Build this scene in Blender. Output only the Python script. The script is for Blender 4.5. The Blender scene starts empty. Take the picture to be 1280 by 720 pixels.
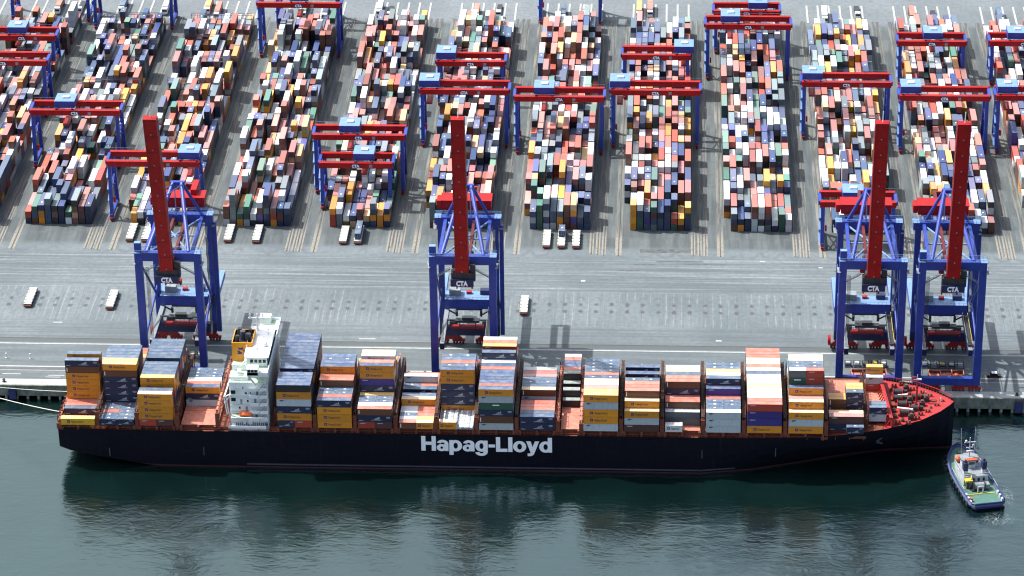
import bpy, math, random
import numpy as np
from mathutils import Vector, Matrix

# ------------------------------------------------------------------ camera, world, sun, exposure
sc = bpy.context.scene
COL = sc.collection
R_ = math.radians


def cam_axes(p, y, r):
    F = Vector((math.sin(y) * math.cos(p), math.cos(y) * math.cos(p), -math.sin(p)))
    R0 = F.cross(Vector((0, 0, 1))).normalized()
    U0 = R0.cross(F)
    return math.cos(r) * R0 + math.sin(r) * U0, -math.sin(r) * R0 + math.cos(r) * U0, F


cr, cu, cf = cam_axes(R_(26.8), R_(-3.0709), R_(-0.70))
cd = bpy.data.cameras.new('camera')
cam = bpy.data.objects.new('camera', cd)
COL.objects.link(cam)
cam.matrix_world = Matrix(((cr.x, cu.x, -cf.x, 56.41), (cr.y, cu.y, -cf.y, -1043.30),
                           (cr.z, cu.z, -cf.z, 567.72), (0, 0, 0, 1)))
cd.sensor_width = 36.0
cd.sensor_fit = 'HORIZONTAL'
cd.lens = 4000.0 / 1280.0 * 36.0
cd.clip_start = 5.0
cd.clip_end = 20000.0
sc.camera = cam

SUN_TO = Vector((-0.66, 0.26, 1.0)).normalized()          # towards the sun: from the left, slightly behind
el = math.asin(SUN_TO.z)
az = math.atan2(SUN_TO.x, SUN_TO.y)
w = bpy.data.worlds.new('World')
sc.world = w
w.use_nodes = True
nt = w.node_tree
bg = nt.nodes['Background']
sky = nt.nodes.new('ShaderNodeTexSky')
sky.sky_type = 'NISHITA'
sky.sun_disc = False
sky.sun_elevation = el
sky.sun_rotation = az
sky.altitude = 100
sky.air_density = 1.0
sky.dust_density = 5.0
sky.ozone_density = 1.0
# unseen bank of bright cloud, added beyond the terminal to brighten water and roof reflections
def wn(typ, **kw):
    x = nt.nodes.new(typ)
    for k_, v_ in kw.items():
        setattr(x, k_, v_)
    return x


tc = wn('ShaderNodeTexCoord')
sx_ = wn('ShaderNodeSeparateXYZ')
nt.links.new(tc.outputs['Generated'], sx_.inputs[0])
nz = wn('ShaderNodeTexNoise')
nz.inputs['Scale'].default_value = 4.0
nz.inputs['Detail'].default_value = 7.0
nz.inputs['Roughness'].default_value = 0.62
nt.links.new(tc.outputs['Generated'], nz.inputs['Vector'])


def wmap(src, a, b):
    x = wn('ShaderNodeMapRange', interpolation_type='SMOOTHSTEP')
    nt.links.new(src, x.inputs[0])
    x.inputs[1].default_value = a
    x.inputs[2].default_value = b
    return x.outputs[0]


def wmul(a, b):
    x = wn('ShaderNodeMath', operation='MULTIPLY')
    nt.links.new(a, x.inputs[0])
    nt.links.new(b, x.inputs[1])
    return x.outputs[0]


cm = wmul(wmul(wmap(sx_.outputs[1], 0.45, 0.75), wmap(nz.outputs[0], 0.36, 0.60)), wmap(sx_.outputs[2], 0.80, 0.55))
cmx = wn('ShaderNodeMix', data_type='RGBA')
nt.links.new(cm, cmx.inputs[0])
nt.links.new(sky.outputs[0], cmx.inputs[6])
cmx.inputs[7].default_value = (4.4, 5.3, 5.6, 1)
nt.links.new(cmx.outputs[2], bg.inputs[0])
bg.inputs[1].default_value = 0.15
ld = bpy.data.lights.new('sun', 'SUN')
ld.energy = 4.1
ld.angle = R_(0.5)
ld.color = (1.0, 0.985, 0.96)
sun = bpy.data.objects.new('sun', ld)
COL.objects.link(sun)
sun.rotation_euler = (-SUN_TO).to_track_quat('-Z', 'Y').to_euler()
sun.location = (0, 0, 300)
vs = sc.view_settings
vs.view_transform = 'Standard'
vs.look = 'None'
vs.exposure = 0.66
vs.gamma = 1.0
vs.use_curve_mapping = False
sc.cycles.filter_width = 1.2
sc.cycles.use_denoising = True

rnd = random.Random(7)

# ------------------------------------------------------------------ node helpers and materials


class NT:
    def __init__(self, name):
        self.m = bpy.data.materials.new(name)
        self.m.use_nodes = True
        self.t = self.m.node_tree
        self.p = self.t.nodes['Principled BSDF']

    def n(self, typ, **kw):
        x = self.t.nodes.new(typ)
        for k, v in kw.items():
            setattr(x, k, v)
        return x

    def put(self, sock, v):
        if hasattr(v, 'is_output') or isinstance(v, bpy.types.NodeSocket):
            self.t.links.new(v, sock)
        else:
            sock.default_value = v

    def math(self, op, a, b=0.0, c=None):
        x = self.n('ShaderNodeMath', operation=op)
        self.put(x.inputs[0], a)
        self.put(x.inputs[1], b)
        if c is not None:
            self.put(x.inputs[2], c)
        return x.outputs[0]

    def mix(self, f, a, b, blend='MIX'):
        x = self.n('ShaderNodeMix', data_type='RGBA', blend_type=blend)
        self.put(x.inputs[0], f)
        self.put(x.inputs[6], a if not isinstance(a, tuple) else (*a, 1)[:4])
        self.put(x.inputs[7], b if not isinstance(b, tuple) else (*b, 1)[:4])
        return x.outputs[2]

    def pos(self):
        return self.n('ShaderNodeNewGeometry').outputs['Position']

    def xyz(self, v):
        x = self.n('ShaderNodeSeparateXYZ')
        self.put(x.inputs[0], v)
        return x.outputs

    def scalev(self, v, s):
        x = self.n('ShaderNodeVectorMath', operation='MULTIPLY')
        self.put(x.inputs[0], v)
        x.inputs[1].default_value = s
        return x.outputs[0]

    def noise(self, v, scale, detail=3.0, rough=0.55, dist=0.0):
        x = self.n('ShaderNodeTexNoise')
        self.put(x.inputs['Vector'], v)
        x.inputs['Scale'].default_value = scale
        x.inputs['Detail'].default_value = detail
        x.inputs['Roughness'].default_value = rough
        x.inputs['Distortion'].default_value = dist
        return x.outputs[0]

    def ramp(self, v, a, b, lo=0.0, hi=1.0):
        x = self.n('ShaderNodeMapRange', interpolation_type='SMOOTHSTEP')
        self.put(x.inputs[0], v)
        x.inputs[1].default_value = a
        x.inputs[2].default_value = b
        x.inputs[3].default_value = lo
        x.inputs[4].default_value = hi
        return x.outputs[0]

    def band(self, v, a, b, soft=0.3):
        return self.math('MULTIPLY', self.ramp(v, a - soft, a + soft), self.ramp(v, b + soft, b - soft))


MATS = {}


def paint(name, c, rough=0.5, var=0.25, sc_=0.35, metal=0.0, spec=0.5):
    """Painted or weathered surface: blotchy fading and streaks from noise."""
    k = NT(name)
    P = k.n('ShaderNodeTexCoord').outputs['Object']
    n1 = k.noise(P, sc_, 4)
    n2 = k.noise(k.scalev(P, (1.0, 1.0, 0.25)), 1.7, 3)
    f = k.math('ADD', k.math('MULTIPLY', n1, 0.6), k.math('MULTIPLY', n2, 0.4))
    f = k.ramp(f, 0.3, 0.7)
    lo = tuple(x * (1 - var) for x in c)
    hi = tuple(min(1.0, x * (1 + var * 0.7) + 0.01 * var) for x in c)
    k.put(k.p.inputs['Base Color'], k.mix(f, lo, hi))
    k.p.inputs['Roughness'].default_value = rough
    k.p.inputs['Metallic'].default_value = metal
    k.p.inputs['Specular IOR Level'].default_value = spec
    MATS[name] = k.m
    return k.m


paint('crane_blue', (0.022, 0.050, 0.30), 0.45, 0.22)
paint('crane_dark_blue', (0.012, 0.018, 0.075), 0.5, 0.25)
paint('crane_red', (0.34, 0.004, 0.005), 0.5, 0.2, 0.35, 0.0, 0.3)
paint('deep_red', (0.30, 0.010, 0.010), 0.5, 0.3)
paint('dull_red', (0.12, 0.012, 0.012), 0.55, 0.4)
paint('pale_blue', (0.15, 0.26, 0.46), 0.5, 0.15)  # rails and stairs; on crane tops, sunlight painted into the crane blue
paint('steel_grey', (0.22, 0.25, 0.27), 0.5, 0.25)
paint('dark_steel', (0.03, 0.032, 0.036), 0.5, 0.3)
paint('tyre', (0.015, 0.015, 0.016), 0.8, 0.2)
paint('white_paint', (0.78, 0.79, 0.78), 0.45, 0.08)
paint('lettering_white', (0.93, 0.94, 0.95), 0.5, 0.05)
paint('ship_white', (0.82, 0.85, 0.84), 0.45, 0.10)
paint('deck_green', (0.42, 0.55, 0.42), 0.6, 0.15)
paint('funnel_orange', (0.72, 0.30, 0.015), 0.45, 0.12)
paint('logo_blue', (0.025, 0.02, 0.16), 0.5, 0.1)
k = NT('hull_black')
P = k.pos()
hx_ = k.n('ShaderNodeCombineXYZ')
_s = k.xyz(P)
k.put(hx_.inputs[0], k.math('DIVIDE', _s[0], 11.0))
k.put(hx_.inputs[1], k.math('DIVIDE', _s[2], 2.9))
bt = k.n('ShaderNodeTexBrick')
k.put(bt.inputs['Vector'], hx_.outputs[0])
bt.inputs['Scale'].default_value = 1.0
bt.inputs['Mortar Size'].default_value = 0.012
bt.inputs['Color1'].default_value = (0.0018, 0.0023, 0.0068, 1)
bt.inputs['Color2'].default_value = (0.0034, 0.0042, 0.0105, 1)
bt.inputs['Mortar'].default_value = (0.0060, 0.0066, 0.0125, 1)
stq = k.ramp(k.noise(k.scalev(P, (0.8, 0.8, 0.06)), 1.0, 4, 0.7), 0.56, 0.80)
c_ = k.mix(k.math('MULTIPLY', stq, 0.55), bt.outputs[0], (0.020, 0.019, 0.024))
scf = k.ramp(k.noise(k.scalev(P, (0.05, 0.3, 0.5)), 1.0, 5, 0.7), 0.60, 0.75)
c_ = k.mix(k.math('MULTIPLY', scf, 0.45), c_, (0.013, 0.015, 0.023))
rst = k.ramp(k.noise(k.scalev(P, (1.6, 1.6, 0.10)), 1.0, 3, 0.7), 0.70, 0.80)
c_ = k.mix(k.math('MULTIPLY', rst, 0.5), c_, (0.045, 0.018, 0.010))
k.put(k.p.inputs['Base Color'], c_)
k.p.inputs['Roughness'].default_value = 0.55
k.p.inputs['Specular IOR Level'].default_value = 0.15
MATS['hull_black'] = k.m
paint('hull_grey', (0.05, 0.06, 0.085), 0.5, 0.2)
paint('boot_red', (0.05, 0.006, 0.008), 0.6, 0.3)
paint('deck_red', (0.36, 0.022, 0.024), 0.6, 0.22)
paint('rust_orange', (0.17, 0.040, 0.018), 0.65, 0.4, 0.8)
paint('hatch_salmon', (0.52, 0.19, 0.13), 0.65, 0.3, 0.5)
paint('lash_brown', (0.045, 0.026, 0.016), 0.65, 0.4, 0.7)
paint('glass_dark', (0.012, 0.016, 0.02), 0.12, 0.1)
paint('lifeboat_orange', (0.75, 0.16, 0.03), 0.4, 0.1)
paint('logo_soft', (0.13, 0.075, 0.05), 0.6, 0.4, 1.5)
paint('mark_grey', (0.36, 0.39, 0.43), 0.6, 0.4, 1.5)
paint('cream', (0.56, 0.56, 0.49), 0.6, 0.2, 0.9)
paint('agv_red', (0.16, 0.045, 0.028), 0.55, 0.25)
paint('tug_blue', (0.025, 0.036, 0.16), 0.4, 0.25)
paint('tug_rim', (0.055, 0.075, 0.17), 0.6, 0.25)
paint('tug_green', (0.06, 0.15, 0.12), 0.6, 0.2)
paint('yellow', (0.75, 0.55, 0.03), 0.5, 0.12)
paint('wood_brown', (0.10, 0.06, 0.04), 0.8, 0.3)
paint('rope', (0.62, 0.60, 0.55), 0.8, 0.1)
paint('concrete', (0.36, 0.375, 0.36), 0.85, 0.2, 0.5)
paint('coping', (0.36, 0.37, 0.355), 0.85, 0.2, 0.25)
paint('fascia', (0.17, 0.195, 0.16), 0.9, 0.5, 0.35)
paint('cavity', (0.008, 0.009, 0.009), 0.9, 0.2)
paint('line_white', (0.40, 0.42, 0.415), 0.7, 0.25, 0.4)
k = NT('ballast')
P = k.pos()
_y = k.xyz(P)[1]
f = k.math('MULTIPLY', k.ramp(_y, 136, 122), k.ramp(k.noise(P, 0.9, 4), 0.3, 0.5))
f = k.math('MAXIMUM', f, k.math('MULTIPLY', k.ramp(k.noise(k.scalev(P, (0.12, 0.03, 1)), 1.0, 4), 0.52, 0.68), 0.5))
lo_ = k.mix(k.ramp(k.noise(k.scalev(P, (1.2, 0.05, 1)), 1.0, 3), 0.35, 0.65), (0.060, 0.072, 0.074), (0.150, 0.162, 0.150))
k.put(k.p.inputs['Base Color'], k.mix(f, lo_, (0.225, 0.215, 0.178)))
k.p.inputs['Roughness'].default_value = 0.9
MATS['ballast'] = k.m
paint('rail_steel', (0.10, 0.09, 0.085), 0.5, 0.3)
paint('rack_steel', (0.09, 0.12, 0.17), 0.6, 0.25)
paint('tarp', (0.30, 0.335, 0.32), 0.65, 0.35, 0.7)
paint('flat_grey', (0.42, 0.46, 0.50), 0.6, 0.4, 0.8)
paint('glass_blue', (0.04, 0.06, 0.09), 0.15, 0.1)


def obj_colour_mat(name, rough, dust_glare, pale=(0.5, 0.52, 0.55)):
    """Container paint: the object's own colour, weathered by noise; DUST_GLARE mixes in dust and painted pale roof glare."""
    k = NT(name)
    oi = k.n('ShaderNodeObjectInfo')
    c = oi.outputs['Color']
    P = k.n('ShaderNodeTexCoord').outputs['Object']
    add = k.n('ShaderNodeVectorMath', operation='ADD')
    k.put(add.inputs[0], P)
    rs = k.n('ShaderNodeVectorMath', operation='SCALE')
    rs.inputs[0].default_value = (311.0, 97.0, 53.0)
    k.put(rs.inputs['Scale'], oi.outputs['Random'])
    k.put(add.inputs[1], rs.outputs[0])
    n = k.ramp(k.noise(add.outputs[0], 0.45, 4), 0.32, 0.68)
    streak = k.ramp(k.noise(k.scalev(add.outputs[0], (3.2, 3.2, 0.25)), 1.0, 3), 0.42, 0.75)
    base = k.mix(k.math('MULTIPLY', n, 0.30), c, (0.20, 0.13, 0.09), 'MIX') if dust_glare == 0 else c
    base = k.mix(k.math('MULTIPLY_ADD', n, 0.45 * dust_glare, 0.55 * dust_glare), base, pale)
    base = k.mix(k.math('MULTIPLY', streak, 0.22), base, (0.06, 0.05, 0.045))
    hv = k.n('ShaderNodeHueSaturation')
    k.put(hv.inputs['Value'], k.math('MULTIPLY_ADD', oi.outputs['Random'], 0.34, 0.83))
    k.put(hv.inputs['Color'], base)
    k.put(k.p.inputs['Base Color'], hv.outputs[0])
    k.p.inputs['Roughness'].default_value = rough
    MATS[name] = k.m


obj_colour_mat('container_side', 0.5, 0.0)
obj_colour_mat('container_roof', 0.42, 0.34)  # roof tone with pale glare and dust mixed into the colour

# yard boxes: colour attribute per face
k = NT('yard_paint')
at = k.n('ShaderNodeAttribute', attribute_name='paint')
n = k.ramp(k.noise(k.pos(), 0.6, 4), 0.35, 0.7)
b = k.mix(k.math('MULTIPLY', n, 0.10), at.outputs['Color'], (0.12, 0.10, 0.09))
k.put(k.p.inputs['Base Color'], b)
k.p.inputs['Roughness'].default_value = 0.45
MATS['yard_paint'] = k.m

# ------------------------------------------------------------------ mesh builder


class MB:
    def __init__(self):
        self.v, self.f, self.m = [], [], []

    def quad(self, pts, mat):
        b = len(self.v)
        self.v += [tuple(p) for p in pts]
        self.f.append(tuple(range(b, b + len(pts))))
        self.m.append(mat)

    def box(self, x0, x1, y0, y1, z0, z1, mat, top=None):
        b = len(self.v)
        self.v += [(x0, y0, z0), (x1, y0, z0), (x1, y1, z0), (x0, y1, z0), (x0, y0, z1), (x1, y0, z1), (x1, y1, z1), (x0, y1, z1)]
        for q in ((0, 3, 2, 1), (0, 1, 5, 4), (1, 2, 6, 5), (2, 3, 7, 6), (3, 0, 4, 7)):
            self.f.append(tuple(b + i for i in q))
            self.m.append(mat)
        self.f.append((b + 4, b + 5, b + 6, b + 7))
        self.m.append(top or mat)
        return self

    def beam(self, p, q, w_, h_, mat, up=(0, 0, 1)):
        p, q = Vector(p), Vector(q)
        d = (q - p).normalized()
        s = d.cross(Vector(up))
        if s.length < 1e-4:
            s = d.cross(Vector((0, 1, 0)))
        s.normalize()
        t = s.cross(d)
        b = len(self.v)
        for e in (p, q):
            for a, c in ((-1, -1), (1, -1), (1, 1), (-1, 1)):
                self.v.append(tuple(e + s * (a * w_ / 2) + t * (c * h_ / 2)))
        for qd in ((0, 1, 2, 3), (7, 6, 5, 4), (0, 4, 5, 1), (1, 5, 6, 2), (2, 6, 7, 3), (3, 7, 4, 0)):
            self.f.append(tuple(b + i for i in qd))
            self.m.append(mat)
        return self

    def tube(self, p, q, r, mat, n=8, r2=None, caps=True):
        p, q = Vector(p), Vector(q)
        d = (q - p).normalized()
        s = d.orthogonal().normalized()
        t = d.cross(s)
        b = len(self.v)
        r2 = r if r2 is None else r2
        for e, rr in ((p, r), (q, r2)):
            for i in range(n):
                a = 2 * math.pi * i / n
                self.v.append(tuple(e + (s * math.cos(a) + t * math.sin(a)) * rr))
        for i in range(n):
            j = (i + 1) % n
            self.f.append((b + i, b + j, b + n + j, b + n + i))
            self.m.append(mat)
        if caps:
            self.f.append(tuple(b + n - 1 - i for i in range(n)))
            self.m.append(mat)
            self.f.append(tuple(b + n + i for i in range(n)))
            self.m.append(mat)
        return self

    def prism(self, poly, z0, z1, mat, top=None):
        """extruded outline in x, y"""
        n_ = len(poly)
        b = len(self.v)
        self.v += [(x, y, z0) for x, y in poly] + [(x, y, z1) for x, y in poly]
        for i in range(n_):
            j = (i + 1) % n_
            self.f.append((b + i, b + j, b + n_ + j, b + n_ + i))
            self.m.append(mat)
        self.f.append(tuple(b + n_ + i for i in range(n_)))
        self.m.append(top or mat)
        self.f.append(tuple(b + n_ - 1 - i for i in range(n_)))
        self.m.append(mat)
        return self

    def ball(self, c, r, mat, n=8, sq=(1, 1, 1)):
        b = len(self.v)
        rings = n // 2
        for i in range(rings + 1):
            ph = math.pi * i / rings
            for j in range(n):
                a = 2 * math.pi * j / n
                self.v.append((c[0] + r * sq[0] * math.sin(ph) * math.cos(a), c[1] + r * sq[1] * math.sin(ph) * math.sin(a), c[2] + r * sq[2] * math.cos(ph)))
        for i in range(rings):
            for j in range(n):
                k2 = (j + 1) % n
                self.f.append((b + i * n + j, b + (i + 1) * n + j, b + (i + 1) * n + k2, b + i * n + k2))
                self.m.append(mat)
        return self

    def mesh(self, name, off=(0, 0, 0)):
        me = bpy.data.meshes.new(name)
        names = list(dict.fromkeys(self.m))
        ox, oy, oz = off
        me.from_pydata([(x - ox, y - oy, z - oz) for x, y, z in self.v], [], self.f)
        for nm in names:
            me.materials.append(MATS[nm])
        idx = {nm: i for i, nm in enumerate(names)}
        me.polygons.foreach_set('material_index', [idx[x] for x in self.m])
        me.update()
        return me

    def build(self, name, parent=None, off=None, smooth=False):
        if off is None:
            off = (0, 0, 0)
            q = parent
            while q is not None:
                off = (off[0] + q.location.x, off[1] + q.location.y, off[2] + q.location.z)
                q = q.parent
        o = bpy.data.objects.new(name, self.mesh(name, off))
        COL.objects.link(o)
        o.parent = parent
        if smooth:
            o.data.polygons.foreach_set('use_smooth', [True] * len(o.data.polygons))
        return o


def tag(o, label=None, cat=None, group=None, kind=None):
    for key, v in (('label', label), ('category', cat), ('group', group), ('kind', kind)):
        if v:
            o[key] = v
    return o


def thing(name, loc, label, cat, group=None, rz=0.0):
    o = bpy.data.objects.new(name, None)
    COL.objects.link(o)
    o.location = loc
    o.rotation_euler = (0, 0, rz)
    o.empty_display_size = 0.5
    return tag(o, label, cat, group)


def single(name, mb, loc, label, cat, group=None, rz=0.0, smooth=False):
    o = mb.build(name, None, (0, 0, 0), smooth)
    o.location = loc
    o.rotation_euler = (0, 0, rz)
    return tag(o, label, cat, group)


def copy_tree(o, parent=None):
    c = o.copy()
    COL.objects.link(c)
    c.parent = parent
    for ch in list(o.children):
        copy_tree(ch, c)
    return c


def structure(name, mb):
    return tag(mb.build(name, None, (0, 0, 0)), kind='structure')


def text_mesh(body, size=1.0, bold=0.0, extrude=0.0, xs=1.0, space=1.0):
    """verts and faces of flat lettering, its lower left corner at the origin, in x, y"""
    cu_ = bpy.data.curves.new('lettering', 'FONT')
    cu_.body = body
    cu_.size = size
    cu_.offset = bold
    cu_.extrude = extrude
    cu_.space_character = space
    cu_.resolution_u = 3
    o = bpy.data.objects.new('lettering', cu_)
    COL.objects.link(o)
    dg = bpy.context.evaluated_depsgraph_get()
    me = o.evaluated_get(dg).to_mesh()
    v = np.array([tuple(x.co) for x in me.vertices])
    f = [tuple(p.vertices) for p in me.polygons]
    o.evaluated_get(dg).to_mesh_clear()
    bpy.data.objects.remove(o)
    bpy.data.curves.remove(cu_)
    v[:, 0] -= v[:, 0].min()
    v[:, 0] *= xs
    return v, f


def add_text(mb, v, f, origin, width, height, mat, base0=True):
    """put lettering standing on the x-z plane facing -y"""
    w_ = v[:, 0].max()
    h_ = v[:, 1].max()
    b = len(mb.v)
    for x, y, z in v:
        mb.v.append((origin[0] + x / w_ * width, origin[1] - z, origin[2] + y / h_ * height))
    for q in f:
        mb.f.append(tuple(b + i for i in q))
        mb.m.append(mat)


ORD = ['first', 'second', 'third', 'fourth', 'fifth', 'sixth', 'seventh', 'eighth', 'ninth', 'tenth', 'eleventh', 'twelfth',
       'thirteenth', 'fourteenth', 'fifteenth', 'sixteenth', 'seventeenth', 'eighteenth', 'nineteenth', 'twentieth']

# ------------------------------------------------------------------ setting: ground, water, quay
PITCH = 40.95


def block_x(k_):
    return 12.0 + PITCH * k_


def ground_material():
    k = NT('terminal_ground')
    P = k.pos()
    X, Y, Z = k.xyz(P)
    big = k.noise(P, 0.018, 5, 0.6)
    fine = k.noise(P, 0.5, 4, 0.65)
    conc = k.mix(k.ramp(big, 0.3, 0.7), (0.098, 0.126, 0.138), (0.165, 0.197, 0.209))
    # streaks along the quay (tyre tracks of the transport lanes) and across it (stands)
    sx = k.noise(k.scalev(P, (0.006, 0.55, 1)), 1.0, 5, 0.7)
    sx2 = k.noise(k.scalev(P, (0.02, 1.7, 1)), 1.0, 3, 0.6)
    sy = k.noise(k.scalev(P, (0.75, 0.02, 1)), 1.0, 4, 0.65)
    lanes = k.band(Y, 76, 107, 3.0)
    lanes2 = k.band(Y, 31, 47, 3.0)
    fx = k.math('ADD', k.math('MULTIPLY', sx, 0.65), k.math('MULTIPLY', sx2, 0.35))
    trk = k.math('MULTIPLY', k.ramp(fx, 0.38, 0.62), k.math('MAXIMUM', lanes, lanes2))
    conc = k.mix(k.math('MULTIPLY', trk, 0.7), conc, (0.066, 0.082, 0.09))
    lt = k.math('MULTIPLY', k.ramp(fx, 0.5, 0.36), lanes)
    conc = k.mix(k.math('MULTIPLY', lt, 0.7), conc, (0.26, 0.295, 0.305))
    # stands: pale lines every 3 m, oily spots every 6 m, arcs of rubber
    st = k.band(Y, 47, 76, 1.5)
    wob = k.math('MULTIPLY', k.math('SUBTRACT', k.noise(k.scalev(P, (0.08, 0.11, 1)), 1.0, 2), 0.5), 1.0)
    fr = k.math('FRACT', k.math('DIVIDE', k.math('ADD', X, k.math('ADD', wob, 600.0)), 3.02))
    line = k.math('LESS_THAN', k.math('ABSOLUTE', k.math('SUBTRACT', fr, 0.5)), 0.07)
    patch = k.ramp(k.noise(P, 0.06, 3), 0.38, 0.6)
    conc = k.mix(k.math('MULTIPLY', k.math('MULTIPLY', line, st), k.math('MULTIPLY', patch, 0.36)), conc, (0.32, 0.345, 0.35))
    conc = k.mix(k.math('MULTIPLY', k.math('MULTIPLY', st, k.ramp(sy, 0.42, 0.7)), 0.6), conc, (0.085, 0.10, 0.107))
    f6 = k.math('SUBTRACT', k.math('FRACT', k.math('DIVIDE', k.math('ADD', X, 601.5), 6.04)), 0.5)
    dx = k.math('MULTIPLY', f6, 6.04)
    for yc, rr in ((59.6, 0.75), (65.4, 0.7)):
        dy = k.math('MULTIPLY', k.math('SUBTRACT', k.math('ADD', Y, k.math('MULTIPLY', k.math('SUBTRACT', k.noise(P, 0.35, 3), 0.5), 3.2)), yc), 0.6)
        d2 = k.math('SQRT', k.math('ADD', k.math('POWER', dx, 2), k.math('POWER', dy, 2)))
        spot = k.math('MULTIPLY', k.ramp(k.math('ADD', d2, k.math('MULTIPLY', k.math('SUBTRACT', k.noise(P, 0.9, 3), 0.5), 1.4)), rr + 0.5, rr - 0.3), k.ramp(k.noise(P, 0.13, 2), 0.24, 0.46))
        conc = k.mix(k.math('MULTIPLY', spot, 0.9), conc, (0.05, 0.052, 0.055))
    dy = k.math('MULTIPLY', k.math('SUBTRACT', Y, 67.0), 0.42)
    d2 = k.math('SQRT', k.math('ADD', k.math('POWER', dx, 2), k.math('POWER', dy, 2)))
    arc = k.math('MULTIPLY', k.band(d2, 1.55, 2.25, 0.25), k.math('GREATER_THAN', Y, 67.0))
    conc = k.mix(k.math('MULTIPLY', k.math('MULTIPLY', arc, k.ramp(k.noise(P, 0.13, 2), 0.38, 0.62)), 0.5), conc, (0.075, 0.088, 0.094))
    fa = k.math('SUBTRACT', k.math('FRACT', k.math('DIVIDE', k.math('ADD', X, 603.0), 8.4)), 0.5)
    da = k.math('SQRT', k.math('ADD', k.math('POWER', k.math('MULTIPLY', fa, 8.4), 2), k.math('POWER', k.math('MULTIPLY', k.math('SUBTRACT', Y, 113.5), 0.62), 2)))
    sw_ = k.math('MULTIPLY', k.math('MULTIPLY', k.band(da, 3.0, 4.3, 0.5), k.band(Y, 103, 113, 1.5)), k.ramp(k.noise(P, 0.07, 3), 0.40, 0.6))
    conc = k.mix(k.math('MULTIPLY', sw_, 0.5), conc, (0.08, 0.094, 0.10))
    # the road strip under the cranes and the yard's darker asphalt
    asph = k.mix(k.ramp(k.noise(k.scalev(P, (0.03, 0.4, 1)), 1.0, 4), 0.3, 0.7), (0.080, 0.102, 0.110), (0.120, 0.148, 0.156))
    road = k.band(Y, -20, 27.5, 0.15)
    conc = k.mix(road, conc, asph)
    drk = k.band(Y, 28.6, 32.4, 0.15)
    conc = k.mix(k.math('MULTIPLY', drk, 0.8), conc, (0.058, 0.07, 0.07))
    yard = k.ramp(Y, 112, 118)
    ya = k.mix(k.ramp(k.noise(k.scalev(P, (0.3, 0.022, 1)), 1.0, 5, 0.7), 0.32, 0.68), (0.046, 0.059, 0.064), (0.105, 0.125, 0.128))
    pch = k.n('ShaderNodeTexBrick')
    k.put(pch.inputs['Vector'], k.scalev(P, (0.11, 0.02, 1)))
    pch.inputs['Color1'].default_value = (0.7, 0.7, 0.7, 1)
    pch.inputs['Color2'].default_value = (1.15, 1.15, 1.12, 1)
    pch.inputs['Mortar'].default_value = (0.9, 0.9, 0.9, 1)
    pch.inputs['Scale'].default_value = 1.0
    ya = k.mix(1.0, ya, pch.outputs[0], 'MULTIPLY')
    conc = k.mix(k.math('MULTIPLY', yard, 0.9), conc, ya)
    land = k.ramp(Y, 352, 358)
    conc = k.mix(land, conc, k.mix(k.ramp(big, 0.3, 0.7), (0.115, 0.138, 0.15), (0.175, 0.20, 0.212)))
    # expansion joints and stains
    conc = k.mix(k.math('MULTIPLY', k.ramp(fine, 0.35, 0.72), 0.42), conc, (0.065, 0.075, 0.078))
    stain = k.ramp(k.noise(P, 0.13, 6, 0.75), 0.56, 0.74)
    conc = k.mix(k.math('MULTIPLY', stain, 0.4), conc, (0.06, 0.068, 0.07))
    k.put(k.p.inputs['Base Color'], conc)
    k.p.inputs['Roughness'].default_value = 0.75
    MATS['terminal_ground'] = k.m


ground_material()
structure('ground', MB().box(-2500, 2500, -5.9, 5000, -1.0, 0.0, 'terminal_ground'))


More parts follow.
